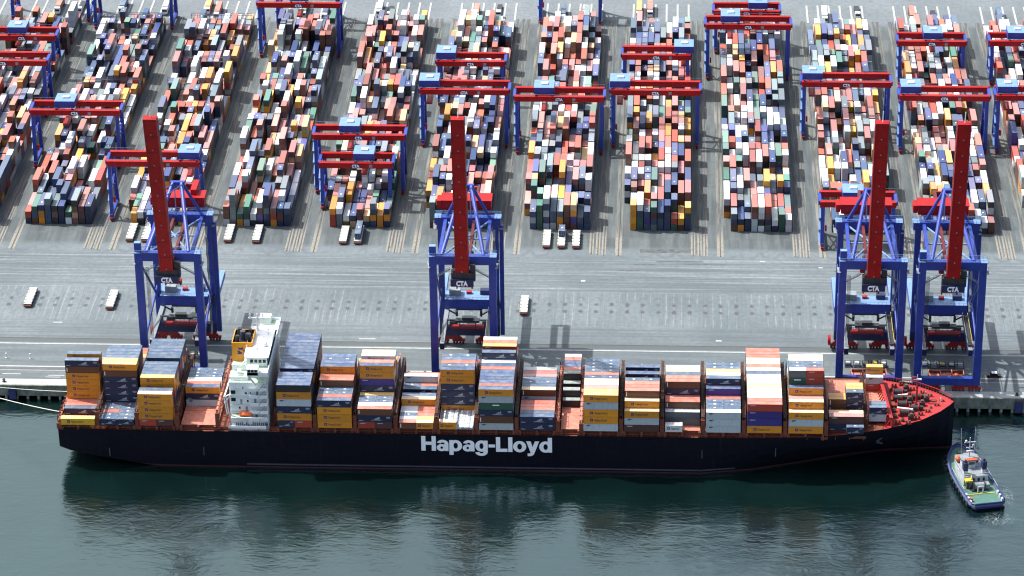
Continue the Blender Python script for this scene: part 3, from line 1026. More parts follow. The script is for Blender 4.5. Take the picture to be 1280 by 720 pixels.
    # lift shaft on the rear leg, cable reel by the rear bogie, stairs
    MB().box(11.6, 13.2, RY - 0.6, RY + 0.8, 4, 50, 'crane_blue').build('lift_shaft', root)
    MB().tube((-13.6, RY - 1.2, 4.0), (-12.6, RY - 1.2, 4.0), 1.9, 'crane_red', 16).build('cable_reel', root)
    st = MB()
    z = 5.0
    i = 0
    while z < 46:
        a, b = ((20.5, 25.5) if i % 2 == 0 else (25.5, 20.5))
        st.beam((9.9, RY + (a - 20) * 0.5 - 5, z), (9.9, RY + (b - 20) * 0.5 - 5, z + 3.4), 0.8, 0.14, 'steel_grey')
        z += 3.4
        i += 1
    st.build('stairs', root)
    return root


def add_boom(root, tilt_deg, L):
    B = 'crane_blue'
    # boom raised
    hy, hz = -4.0, 46.8
    tilt = R_(tilt_deg)
    d = Vector((0, -math.cos(tilt), math.sin(tilt)))
    nrm = Vector((0, math.sin(tilt), math.cos(tilt)))
    p0 = Vector((0, hy, hz))
    bm_ = MB()
    a = p0
    b = p0 + d * L
    bm_.beam(a, b, 4.8, 2.6, 'crane_red', up=tuple(nrm))
    bo = bm_.build('boom', root)
    out = -nrm
    for i in range(10):
        c = p0 + d * (2.5 + i * (L - 5) / 9.6) + out * 1.32
        MB().tube(c, c + out * 0.2, 0.26, 'steel_grey', 10).build('boom_lamp', bo)
    tp = b
    MB().tube(tp + Vector((0.2, 0, 0)), tp + Vector((0.3, 0.2, 4.0)), 0.16, 'white_paint', 6).build('antenna', bo)
    rb = MB()
    for i in range(11):
        c = p0 + d * (1.0 + i * (L - 2) / 10.0) + out * 1.31
        rb.beam(c + Vector((-2.4, 0, 0)), c + Vector((2.4, 0, 0)), 0.1, 0.22, 'deep_red', up=tuple(nrm))
    for q in (-2.3, 2.3):
        rb.beam(a + out * 1.36 + Vector((q, 0, 0)), b + out * 1.36 + Vector((q, 0, 0)), 0.25, 0.14, 'deep_red', up=tuple(nrm))
    rb.build('flange', bo)
    rg = MB()
    rg.beam(a + nrm * 1.3 + Vector((-2.5, 0, 0)), b + nrm * 1.3 + Vector((-2.5, 0, 0)), 0.16, 0.3, 'steel_grey')
    rg.beam(a + nrm * 1.3 + Vector((2.5, 0, 0)), b + nrm * 1.3 + Vector((2.5, 0, 0)), 0.16, 0.3, 'steel_grey')
    rg.build('rail', bo)
    for s in (-1, 1):
        MB().tube((s * 1.8, 29.5, 66.6), tuple(p0 + d * 34 + nrm * 1.4 + Vector((s * 2.0, 0, 0))), 0.2, B, 6).build('forestay', root)


QC = make_quay_crane()
QCX = (-125.4, -17.4, 131.6, 160.2)
QL = ('blue quay crane with raised red boom behind the ship stern, sternmost of the four',
      'blue quay crane with raised red boom standing alone amidships behind the ship',
      'blue quay crane with raised red boom beside the bowmost crane, at its stern side',
      'blue quay crane with raised red boom beside the ship bow, bowmost of the four')
qcs = [QC] + [copy_tree(QC) for _ in range(3)]
for i, x in enumerate(QCX):
    o = qcs[i]
    add_boom(o, 77.5 if i == 0 else 82.5, 70.0 if i == 0 else 67.0)
    o.location = (x, 0, 0)
    tag(o, QL[i], None, 'ship to shore cranes on the quay')
    for ch in list(o.children):
        if ch.name.startswith('machine_house') and i > 0:
            for s_ in list(ch.children):
                bpy.data.objects.remove(s_)

# ------------------------------------------------------------------ the container ship
SY, HB = -31.8, 22.2
ship = thing('container_ship', (0, SY, -6), 'long black hulled container ship with white bridge house, moored and stacked with containers', 'ship')


def lerp_tab(tab, x):
    for (a, *u), (b, *v_) in zip(tab, tab[1:]):
        if x <= b:
            t = max(0.0, (x - a) / (b - a))
            return [p + (q - p) * t for p, q in zip(u, v_)]
    return list(tab[-1][1:])


# x, deck half breadth, deck z, waterline half breadth, lowest z of the section
HT = [(-160.0, 21.4, 8.9, 20.6, 0.9), (-156, 21.8, 8.9, 20.9, -0.6), (-146, 22.2, 8.8, 21.3, -2.6), (-132, 22.2, 8.7, 21.7, -5.0), (-112, 22.2, 8.6, 22.1, -8),
      (-60, 22.2, 8.6, 22.2, -9), (70, 22.2, 8.8, 22.2, -9), (88, 22.2, 8.9, 18.6, -9), (104, 22.2, 9.3, 13.0, -9), (122, 21.2, 10.3, 6.2, -9),
      (136, 18.6, 11.6, 2.4, -9), (147.5, 13.6, 12.2, 1.2, -9), (154.8, 7.6, 12.6, 0.9, -9), (158.7, 3.0, 12.9, 0.7, -9), (160.4, 0.25, 13.0, 0.2, -6)]


def hull():
    m = MB()
    secs = []
    xs = []
    for (a, b) in zip(HT, HT[1:]):
        n_ = max(1, int((b[0] - a[0]) / 6))
        xs += [a[0] + (b[0] - a[0]) * i / n_ for i in range(n_)]
    xs.append(HT[-1][0])
    for x in xs:
        bd, zd, bw, zk = lerp_tab(HT, x)
        pts = []
        for z in (zd, zd - 1.2, 0.6 * zd - 2.0, 0.25 * zd - 3.0, -4.35, -4.95, -5.45, min(-6.5, zk + 0.5)):
            z = max(z, zk)
            t = max(0.0, min(1.0, (zd - z) / (zd + 6.0)))
            e = t ** 1.7 if x > 80 else t
            pts.append((bd + (bw - bd) * e, z))
        secs.append((x, pts))
    np_ = len(secs[0][1])
    mats = ['hull_black', 'hull_black', 'hull_black', 'hull_black', 'hull_grey', 'hull_black', 'boot_red']
    for side in (-1, 1):
        for (xa, pa), (xb, pb) in zip(secs, secs[1:]):
            for i in range(np_ - 1):
                if pa[i][1] - pa[i + 1][1] < 1e-6 and pb[i][1] - pb[i + 1][1] < 1e-6:
                    continue
                q = [(xa, SY + side * pa[i][0], pa[i][1]), (xb, SY + side * pb[i][0], pb[i][1]), (xb, SY + side * pb[i + 1][0], pb[i + 1][1]), (xa, SY + side * pa[i + 1][0], pa[i + 1][1])]
                if side > 0:
                    q.reverse()
                mt = mats[i]
                if mt == 'hull_grey' and (xa < -95 or xb > 82):
                    mt = 'hull_black'
                m.quad(q[::-1], mt)
        xa, pa = secs[0]
    a = secs[0]
    m.quad([(a[0], SY + s * p[0], p[1]) for s, p in ((-1, a[1][0]), (1, a[1][0]), (1, a[1][-1]), (-1, a[1][-1]))], 'hull_black')
    for (xa, pa), (xb, pb) in zip(secs, secs[1:]):              # bottom
        m.quad([(xa, SY - pa[-1][0], pa[-1][1]), (xa, SY + pa[-1][0], pa[-1][1]), (xb, SY + pb[-1][0], pb[-1][1]), (xb, SY - pb[-1][0], pb[-1][1])], 'hull_black')
    return m.build('hull', ship)


hull_o = hull()


def heavy_letters(mb, origin, hgt, mat):
    """Hapag-Lloyd in heavy grotesque letters on the x-z plane facing -y; strokes lie a few mm apart in depth"""
    T = 0.245
    st = [0]

    def P(x, z):
        return (origin[0] + x * hgt, origin[1] - 0.004 * st[0], origin[2] + z * hgt)

    def rect(x0, x1, z0, z1):
        st[0] += 1
        mb.quad([P(x0, z0), P(x1, z0), P(x1, z1), P(x0, z1)], mat)

    def poly(*pts):
        st[0] += 1
        mb.quad([P(*p) for p in pts], mat)

    def arc(cx, cz, rx, rz, tx, tz, a0=0, a1=360, n=28):
        st[0] += 1
        for i in range(n):
            u, v_ = R_(a0 + (a1 - a0) * i / n), R_(a0 + (a1 - a0) * (i + 1) / n)
            q = [(cx + (rx - tx) * math.cos(u), cz + (rz - tz) * math.sin(u)), (cx + rx * math.cos(u), cz + rz * math.sin(u)),
                 (cx + rx * math.cos(v_), cz + rz * math.sin(v_)), (cx + (rx - tx) * math.cos(v_), cz + (rz - tz) * math.sin(v_))]
            mb.quad([P(*p) for p in q], mat)

    def ltr_a(x):
        arc(x + .345, .49, .335, .265, T * .92, .175, 0, 165)
        rect(x + .345 + .335 - T * .92, x + .68, 0, .5)
        arc(x + .29, .225, .29, .24, T * .88, .15)
        rect(x + .29, x + .47, .315, .45)
        return x + .68
    x = 0.0
    rect(x, x + T, 0, 1); rect(x + .60, x + .60 + T, 0, 1); rect(x + T, x + .60, .40, .62)
    x += .60 + T + .045
    x = ltr_a(x) + .05
    rect(x, x + T, -.26, .745); arc(x + .37, .37, .37, .385, T, .185)
    x += .74 + .035
    x = ltr_a(x) + .045
    arc(x + .36, .37, .36, .385, T, .185); rect(x + .72 - T, x + .72, -.02, .745); arc(x + .355, -.02, .365, .275, T, .17, 188, 360)
    x += .72 + .05
    rect(x, x + .38, .29, .49)
    x += .38 + .05
    rect(x, x + T, 0, 1); rect(x + T, x + .66, 0, .215)
    x += .66 + .045
    rect(x, x + T, 0, 1)
    x += T + .035
    arc(x + .38, .37, .38, .385, T, .185)
    x += .76 + .0
    poly((x, .745), (x + .26, .745), (x + .47, .0), (x + .25, -.03))
    poly((x + .50, .745), (x + .75, .745), (x + .46, -.10), (x + .22, -.10))
    arc(x + .20, -.06, .255, .205, .24, .175, 270, 352); rect(x + .08, x + .21, -.265, -.085)
    x += .75 + .0
    arc(x + .37, .37, .37, .385, T, .185); rect(x + .74 - T, x + .74, 0, 1)
    return x + .74


tm = MB()
wl = heavy_letters(tm, (-31.0, SY - HB - 0.03, 1.9), 6.0, 'lettering_white')
tm.v = [(-29.7 + (x + 31.0) * 46.6 / (wl * 6.0), y, z) for x, y, z in tm.v]
tm.build('lettering', hull_o)
for x, z in ((-142, -0.5), (-108, 0.4), (70, 2.0), (96, 3.2)):
    MB().box(x, x + 0.35, SY - lerp_tab(HT, x)[0] - 0.10, SY - lerp_tab(HT, x)[0] + 0.3, z - 1.6, z + 1.6, 'hull_grey').build('draught_mark', hull_o)
MB().tube((132, SY - 17.2, 5.2), (134.5, SY - 16.4, 7.6), 0.5, 'dark_steel', 8).tube((132.0, SY - 17.2, 5.2), (134.0, SY - 17.0, 4.6), 0.45, 'dark_steel', 8).build('anchor', hull_o)

dk = MB()
xs = [-159.8 + i * (294 / 40) for i in range(41)]
for xa, xb in zip(xs, xs[1:]):
    ba, za = lerp_tab(HT, xa)[:2]
    bb, zb = lerp_tab(HT, xb)[:2]
    dk.quad([(xa, SY - ba + .15, za - .3), (xb, SY - bb + .15, zb - .3), (xb, SY + bb - .15, zb - .3), (xa, SY + ba - .15, za - .3)], 'rust_orange')
dk.build('main_deck', ship)
fd = MB()
xs = [134.2 + i * (26.0 / 14) for i in range(15)]
for xa, xb in zip(xs, xs[1:]):
    ba, za = lerp_tab(HT, xa)[:2]
    bb, zb = lerp_tab(HT, xb)[:2]
    fd.quad([(xa, SY - ba + .1, za - .55), (xb, SY - bb + .1, zb - .55), (xb, SY + bb - .1, zb - .55), (xa, SY + ba - .1, za - .55)], 'deck_red')
fd.build('forecastle_deck', ship)
# bulwark inside and rails round the bow
bw = MB()
for side in (1,):
    for xa, xb in zip(xs, xs[1:]):
        ba, za = lerp_tab(HT, xa)[:2]
        bb, zb = lerp_tab(HT, xb)[:2]
        bw.beam((xa, SY + side * (ba - .12), za + (1.0 if side > 0 else .5)), (xb, SY + side * (bb - .12), zb + (1.0 if side > 0 else .5)), 0.18, 0.18, 'deck_red')
        if side > 0:
            for t in (0, 0.5):
                x = xa + (xb - xa) * t
                b, z = lerp_tab(HT, x)[:2]
                bw.beam((x, SY + b - .3, z - .5), (x, SY + b - .1, z + 1.0), 0.14, 0.14, 'deck_red')
                bw.beam((x, SY + b - .9, z - .5), (x, SY + b - .1, z + 1.0), 0.12, 0.12, 'rust_orange')
bw.build('bow_rail', ship)
# breakwater
br = MB()
br.beam((137.2, SY - 17.4, 12.9), (134.6, SY + 17.0, 12.9), 0.5, 4.4, 'deck_red')
for i in range(17):
    t = i / 16
    x, y = 137.2 - 2.6 * t, SY - 17.0 + 33.6 * t
    br.beam((x - .3, y, 14.9), (x - 2.2, y, 11.2), 0.22, 0.4, 'deck_red')
br.beam((136.6, SY - 17.4, 15.2), (134.0, SY + 17.0, 15.2), .9, .12, 'deck_red')
br.build('breakwater', ship)
# foredeck gear
for i, (x, y) in enumerate(((140.6, -25.0), (141.6, -33.8), (142.0, -40.2), (140.2, -29.4), (147.0, -28.4), (145.6, -36.8))):
    m = MB().tube((x - 1.6, y, 12.6), (x + 1.6, y, 12.6), 1.05, 'dark_steel', 12).tube((x - 1.7, y, 12.6), (x - 1.5, y, 12.6), 1.45, 'deep_red', 12).tube((x + 1.5, y, 12.6), (x + 1.7, y, 12.6), 1.45, 'deep_red', 12)
    m.box(x - 2.2, x + 2.2, y - .9, y + .9, 11.5, 12.2, 'rust_orange').box(x + 1.9, x + 3.4, y - .5, y + .6, 12, 13.2, 'dark_steel')
    m.build('winch', ship)
for x, y in ((146, -22), (146.5, -43.5), (150.5, -38.5), (152, -27), (154, -34), (143, -47), (142.5, -18), (139.4, -46.6), (139.6, -19.6), (149.6, -24.4), (147.8, -40.6), (156, -31)):
    m = MB()
    for q in (-.55, .55):
        m.tube((x + q, y, 11.7), (x + q, y, 13.0), 0.36, 'wood_brown', 8)
    m.box(x - 1.1, x + 1.1, y - .5, y + .5, 11.6, 11.95, 'deep_red')
    m.build('bollard', ship)
for x, y, r in ((138.6, -37.4, .9), (138.8, -41.6, .8), (143.6, -33.0, .8), (138.4, -22.6, .7), (146.6, -32.4, .6), (151.8, -35.6, .6), (141.2, -44.6, .7), (145.0, -25.4, .7)):
    MB().tube((x, y, 11.6), (x, y, 12.2), r, 'wood_brown', 12, r * .9).tube((x, y, 12.2), (x, y, 12.6), r * .5, 'dark_steel', 10).build('rope_reel', ship)
for (x, y, a, b) in ((136.8, -44, .8, 2.2), (138.2, -33.5, 1.0, 1.4), (144.6, -40.4, 1.1, .8), (153.2, -30.6, .8, .8)):
    MB().box(x - a, x + a, y - b, y + b, 11.5, 12.4, 'deep_red', 'rust_orange').build('deck_locker', ship)
m = MB().tube((147.0, SY + 1.5, 11.8), (147.0, SY + 1.5, 20.5), 0.42, 'deck_red', 8, 0.28).box(146.4, 147.6, SY + 1.2, SY + 1.8, 17.4, 17.7, 'deck_red').tube((147.0, SY + 1.5, 20.4), (147.0, SY + 1.5, 22.6), .1, 'white_paint', 6)
m.box(145.6, 148.4, SY + 1.2, SY + 1.8, 20.4, 20.8, 'white_paint').box(145.2, 146.6, SY + 1.3, SY + 1.7, 20.9, 21.6, 'deck_red')
m.build('foremast', ship)
MB().tube((139.8, -36.2, 12.2), (145.2, -38.6, 12.9), 0.34, 'white_paint', 8).tube((140.5, -27.5, 12.5), (144, -28.0, 13.2), 0.3, 'white_paint', 8).build('gangway', ship)
MB().tube((150.0, SY + 2, 11.7), (150.0, SY + 2, 15.5), 0.1, 'white_paint', 6).tube((155.5, SY + .5, 11.9), (155.5, SY + .5, 14.0), .14, 'white_paint', 6).build('flagstaff', ship)
for x, y in ((144.6, -31), (148.8, -33.6), (150.6, -30.2), (143.8, -22.0), (144.2, -43.6)):
    MB().box(x - 1, x + 1, y - .8, y + .8, 11.6, 13.3, 'dark_steel').tube((x, y, 13.3), (x, y, 14.0), .6, 'wood_brown', 10).build('windlass', ship)
# stern gear
MB().tube((-156, SY - 20.5, 8.7), (-156, SY - 20.5, 9.9), .4, 'rust_orange', 8).tube((-154.6, SY - 20.5, 8.7), (-154.6, SY - 20.5, 9.9), .4, 'rust_orange', 8).build('bollard', ship)
MB().prism([(-148.0, SY - 21.7), (-143, SY - 21.7), (-142.4, SY - 20.8), (-143, SY - 20), (-148, SY - 20), (-148.6, SY - 20.8)], 8.7, 9.9, 'lifeboat_orange').build('rescue_boat', ship)

# bays: x range, tier height, entries (row from the water, tiers, top spec, lower specs from the top down)
BAYS = {
    1: (-158.7, 2.59, [(0, 1, 'gold'), (3, 1, 'navy/steel'), (4, 1, 'red'), (5, 1, 'red'), (6, 7, 'navy/steel', 'brown', 'orange', 'orange', 'orange', 'orange'), (8, 7, 'orange/steel')]),
    2: (-144.6, 2.59, [(0, 1, 'navy/steel+navy/steel'), (1, 1, 'navy/steel+navy/steel'), (2, 1, 'red+navy/steel'), (3, 1, 'navy/steel+navy/steel'), (4, 1, 'navy/steel+navy/steel'),
                       (5, 7, 'orange/gold', 'brown', 'navy', 'navy', 'navy', 'navy'), (6, 7, 'gold'), (7, 7, 'steel'), (8, 7, 'steel'), (9, 7, 'steel'), (10, 7, 'steel')]),
    3: (-130.4, 2.59, [(0, 5, 'orange/beige', 'orange', 'orange', 'orange', 'red+rust'), (1, 5, 'steel'), (3, 6, 'orange/gold', 'orange')] + [(r, 6, 'steel') for r in (4, 5, 6, 7, 9, 10, 11, 12, 13, 14)]),
    4: (-115.6, 2.59, [(6, 3, 'orange/blue', 'navy', 'gray'), (7, 3, 'brown'), (8, 3, 'white'), (9, 3, 'steel+steel'), (10, 3, 'steel+steel'), (11, 3, 'steel+steel')]),
    5: (-80.8, 2.87, [(0, 6, 'dark/blue', 'orange', 'gray', 'navy', 'orange', 'navy+red')] + [(r, 6, 'blue') for r in (1, 2, 3, 5, 6, 7, 8, 9, 10, 11, 12, 13, 14, 15)]),
    6: (-66.5, 2.80, [(0, 4, 'navy/blue', 'orange', 'orange', 'orange'), (1, 4, 'red'), (2, 4, 'steel+steel'), (3, 4, 'steel+steel'), (4, 5, 'brown'), (5, 5, 'brown'), (6, 6, 'orange/blue'), (7, 6, 'blue'), (8, 6, 'blue+blue'), (9, 6, 'blue')]),
    7: (-52.2, 2.66, [(0, 3, 'brown', 'navy', 'red+rust'), (1, 3, 'white'), (2, 3, 'steel+steel'), (3, 3, 'steel+steel'), (4, 3, 'gold'), (5, 7, 'orange/blue', 'orange', 'purple', 'navy'), (6, 7, 'brown'), (8, 7, 'white/beige'), (9, 7, 'beige'), (11, 5, 'orange')]),
    8: (-37.5, 2.62, [(0, 1, 'brown+orange/beige'), (1, 1, 'gray+gold'), (2, 1, 'steel+brown'), (3, 1, 'gray+red'), (4, 1, 'gray+brown'), (5, 2, 'orange/beige'), (6, 2, 'steel'), (8, 2, 'navy/steel'), (9, 2, 'steel+brown'), (10, 3, 'gray/white')]),
    9: (-23.3, 2.90, [(0, 1, 'orange/beige+-'), (5, 6, 'orange/blue', 'orange', 'navy', 'navy', 'navy', 'orange'), (6, 6, 'steel+steel'), (7, 6, 'brown'), (8, 6, 'steel'), (9, 6, 'steel+steel')]),
    10: (-9.0, 2.73, [(0, 6, 'orange/blue', 'gray', 'green', 'navy', 'brown', 'gray'), (1, 6, 'rust')] + [(r, 6, 'blue') for r in (2, 3, 4, 5)] + [(6, 6, 'brown'), (7, 6, 'blue'), (8, 6, 'white'), (9, 7, 'navy/steel'), (11, 7, 'red/gold'), (12, 7, 'brown'), (13, 7, 'white')]),
    11: (5.5, 2.76, [(0, 2, 'navy/blue', 'navy'), (1, 2, 'steel'), (2, 2, 'brown'), (3, 2, 'red'), (4, 2, 'red'), (6, 3, 'brown/beige'), (7, 3, 'steel'), (8, 3, 'steel+steel'), (9, 3, 'steel'), (10, 3, 'pink'), (11, 3, 'brown'), (12, 3, 'white')]),
    12: (20.2, 2.80, [(7, 1, 'dark/tarp'), (8, 2, 'dark/tarp', 'dark'), (10, 2, 'dark/tarp'), (11, 3, 'dark/tarp', 'dark'), (12, 3, 'red'), (13, 3, 'blue'), (14, 3, 'blue'), (15, 3, 'brown'), (16, 3, 'gray')]),
    13: (28.1, 2.92, [(0, 5, 'orange/gold', 'gray', 'orange', 'orange', 'gray'), (1, 5, 'orange'), (2, 5, 'pink'), (3, 5, 'beige'), (4, 5, 'beige'), (5, 5, 'blue+blue'), (6, 5, 'brown')] + [(r, 5, 'steel+steel') for r in (7, 8, 9, 10)]),
    14: (42.6, 2.76, [(0, 3, 'orange/beige', 'gray', 'rust'), (1, 4, 'orange/beige'), (2, 5, 'brown', 'rust'), (3, 5, 'brown'), (4, 5, 'brown'), (5, 5, 'steel+steel'), (7, 5, 'navy/blue'), (9, 5, 'navy/blue')]),
    15: (57.0, 2.72, [(0, 1, 'white+-'), (2, 2, 'slate/gray', 'slate'), (3, 3, 'brown', 'brown'), (4, 3, 'red'), (5, 5, 'brown', 'navy'), (6, 5, 'brown'), (7, 5, 'steel'), (8, 5, 'beige'), (9, 5, 'white')]),
    16: (71.4, 2.73, [(0, 3, 'gray', 'gray', 'gray')] + [(r, 3, 'steel+steel') for r in (1, 2, 3)] + [(4, 3, 'red'), (5, 4, 'purple/blue'), (6, 5, 'navy/steel'), (7, 5, 'white'), (8, 5, 'gold'), (9, 5, 'steel+steel'), (10, 5, 'steel+steel')]),
    17: (85.9, 2.92, [(0, 4, 'red', 'purple', 'purple', 'orange'), (1, 4, 'brown'), (2, 4, 'white'), (3, 4, 'beige'), (4, 4, 'beige'), (5, 4, 'beige'), (6, 4, 'beige'), (7, 4, 'beige'), (8, 4, 'white'), (9, 4, 'steel'), (10, 4, 'white'), (11, 4, 'brown'), (12, 4, 'beige'), (13, 4, 'beige'), (14, 4, 'brown'), (15, 4, 'red'), (16, 4, 'brown')]),
    18: (100.5, 2.85, [(0, 3, 'orange/beige', 'gray', 'orange'), (1, 4, 'orange/beige'), (2, 4, 'pink'), (3, 5, 'orange/blue'), (4, 7, 'slate/white+red', 'green+red'), (5, 7, 'steel+steel'), (6, 7, 'steel+steel'), (7, 7, 'beige'), (8, 7, 'beige')]),
    19: (114.8, 2.85, [(0, 1, '-+navy/steel'), (1, 2, 'rust/pink', 'navy'), (2, 2, 'orange/beige'), (4, 3, 'brown/orange+-', 'brown+-'), (5, 3, 'brown/orange+-'), (4, 4, '-+navy/steel', '-+navy', '-+navy'), (5, 4, '-+orange'), (6, 4, '-+orange')]),
    20: (129.2, 2.85, [(3, 2, 'navy/steel', 'gray'), (4, 2, 'steel'), (12, 2, 'gray/white', 'red'), (13, 3, 'orange')]),
}
Y0 = SY - 21.9
ROW = 2.5
MARKED = ('steel', 'blue')


def cmat(part, col):
    nm = 'container_%s_%s' % (part, col)
    if nm in MATS:
        return nm
    if col == 'tarp':
        MATS[nm] = MATS['tarp']
        return nm
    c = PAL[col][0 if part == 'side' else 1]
    k = NT(nm)
    oi = k.n('ShaderNodeObjectInfo')
    P = k.n('ShaderNodeTexCoord').outputs['Object']
    add = k.n('ShaderNodeVectorMath', operation='ADD')
    rs = k.n('ShaderNodeVectorMath', operation='SCALE')
    rs.inputs[0].default_value = (311.0, 97.0, 53.0)
    k.put(rs.inputs['Scale'], oi.outputs['Random'])
    k.put(add.inputs[0], P)
    k.put(add.inputs[1], rs.outputs[0])
    q = add.outputs[0]
    if part == 'side':
        n_ = k.ramp(k.noise(k.scalev(q, (2.6, 1, 0.35)), 1.0, 4, 0.6), 0.45, 0.8)
        b = k.mix(k.math('MULTIPLY', n_, 0.30), c, (0.06, 0.04, 0.03))
        rib = k.math('SINE', k.math('MULTIPLY', k.xyz(P)[0], 22.0))
        bp = k.n('ShaderNodeBump')
        bp.inputs['Strength'].default_value = 0.5
        bp.inputs['Distance'].default_value = 0.03
        k.put(bp.inputs['Height'], rib)
        k.put(k.p.inputs['Normal'], bp.outputs[0])
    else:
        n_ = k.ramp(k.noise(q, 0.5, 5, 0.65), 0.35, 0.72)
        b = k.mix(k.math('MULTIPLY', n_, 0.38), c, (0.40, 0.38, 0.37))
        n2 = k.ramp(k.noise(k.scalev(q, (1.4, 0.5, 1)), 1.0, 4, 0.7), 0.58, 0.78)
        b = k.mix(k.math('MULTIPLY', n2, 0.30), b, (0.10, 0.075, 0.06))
    hv = k.n('ShaderNodeHueSaturation')
    k.put(hv.inputs['Value'], k.math('MULTIPLY_ADD', oi.outputs['Random'], 0.30, 0.82))
    k.put(hv.inputs['Color'], b)
    k.put(k.p.inputs['Base Color'], hv.outputs[0])
    k.p.inputs['Roughness'].default_value = 0.5 if part == 'side' else 0.4
    MATS[nm] = k.m
    return nm


CM = {}
lv, lf = text_mesh('Hapag-Lloyd', 1.0, 0.012, 0.0)


def container_mesh(L, h, side, roof, marked):
    key = (L, h, side, roof, marked)
    if key in CM:
        return CM[key]
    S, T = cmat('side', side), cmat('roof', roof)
    m = MB()
    hx, W = L / 2, 2.42
    H = h - 0.08
    if roof == 'tarp':
        m.box(-hx, hx, 0, W, 0, H - 0.15, S)
        n_ = 7
        for i in range(n_):
            a0, a1 = math.pi * i / n_, math.pi * (i + 1) / n_
            for xa, xb in ((-hx, hx),):
                m.quad([(xa, W / 2 - W / 2 * math.cos(a0), H - .15 + .3 * math.sin(a0)), (xb, W / 2 - W / 2 * math.cos(a0), H - .15 + .3 * math.sin(a0)),
                        (xb, W / 2 - W / 2 * math.cos(a1), H - .15 + .3 * math.sin(a1)), (xa, W / 2 - W / 2 * math.cos(a1), H - .15 + .3 * math.sin(a1))], T)
    else:
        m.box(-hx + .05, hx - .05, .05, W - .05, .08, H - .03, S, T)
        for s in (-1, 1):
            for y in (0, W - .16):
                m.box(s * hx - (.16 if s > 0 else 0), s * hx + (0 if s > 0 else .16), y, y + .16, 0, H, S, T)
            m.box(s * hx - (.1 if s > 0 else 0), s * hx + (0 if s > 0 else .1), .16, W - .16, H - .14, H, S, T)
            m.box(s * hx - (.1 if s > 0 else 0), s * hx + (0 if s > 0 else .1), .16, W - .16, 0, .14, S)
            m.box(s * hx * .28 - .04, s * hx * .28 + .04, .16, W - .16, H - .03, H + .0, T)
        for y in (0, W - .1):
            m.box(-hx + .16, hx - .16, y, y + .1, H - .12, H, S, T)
            m.box(-hx + .16, hx - .16, y, y + .1, 0, .14, S)
        for i in range(3):                                   # door bars on the end
            m.box(-hx - .03, -hx + .05, .45 + i * .72, .53 + i * .72, .15, H - .15, 'steel_grey')
    if marked:
        for s in (-1, 1):
            for y in (-.005, W - .22):
                m.box(s * hx - (.2 if s > 0 else -.02), s * hx + (-.02 if s > 0 else .2), y, y + .2, H - .18, H + .012, 'flat_grey')
        m.box(-.4, .4, W * .5 - .2, W * .5 + .2, H - .035, H + .01, 'lettering_white')
    fy = -.012
    if side == 'orange' or side == 'gold' or side == 'white':
        x = -hx * (.62 if L > 8 else .8)
        m.box(x, x + 1.0, fy, .04, H * .34, H * .34 + 1.0, 'logo_blue')
        m.box(x + .25, x + .7, fy - .012, fy, H * .34 + .3, H * .34 + .7, S)
        b = len(m.v)
        add_text(m, lv, lf, (x + 1.5, fy, H * .34 + .1), 4.3 if L > 8 else 2.8, .8, 'logo_soft')
    elif side == 'navy' or side == 'blue':
        sc2 = 1.0 if L > 8 else .72
        ox = .3 if L > 8 else 0
        for pts in (((-1.7, .05), (1.9, .05), (2.4, .22), (-1.2, .28)), ((-1.0, .32), (1.2, .36), (1.9, .62), (.1, .6)), ((-.1, .66), (1.0, .7), (1.25, 1.15), (.7, 1.2)),
                    ((.75, .7), (1.5, .74), (1.5, 1.5), (1.3, 1.5)), ((-.5, .62), (.1, .66), (.5, 1.0), (.3, 1.02))):
            m.quad([(ox + x * sc2, fy, .55 + z * sc2) for x, z in pts], 'mark_grey')
        m.box(-hx + .5, -hx + .5 + 1.5 * sc2, fy, .03, .35, .58, 'mark_grey')
        m.box(hx - .5 - 1.5 * sc2, hx - .5, fy, .03, H - .75, H - .5, 'mark_grey')
        if L > 8:
            m.box(hx - 1.9, hx - .6, fy, .03, H - 1.15, H - .95, 'mark_grey')
    elif side == 'gray':
        m.box(-hx + 1.1, -hx + 2.5, fy, .03, H - .6, H - .36, 'dark_steel')
        m.box(-hx + 1.1, -hx + 2.0, fy, .03, H - .85, H - .7, 'dark_steel')
    elif side in ('purple', 'red', 'rust'):
        m.box(-hx + .9, -hx + 2.8, fy, .03, H - .75, H - .4, 'mark_grey')
    elif side == 'green':
        m.box(-1.2, 1.2, fy, .03, H * .6, H * .6 + .35, 'lettering_white')
    elif side == 'brown':
        m.box(-hx + .5, -hx + .75, fy, .03, .5, H - .5, 'lettering_white')
    me = m.mesh('shipping_container')
    CM[key] = me
    return me


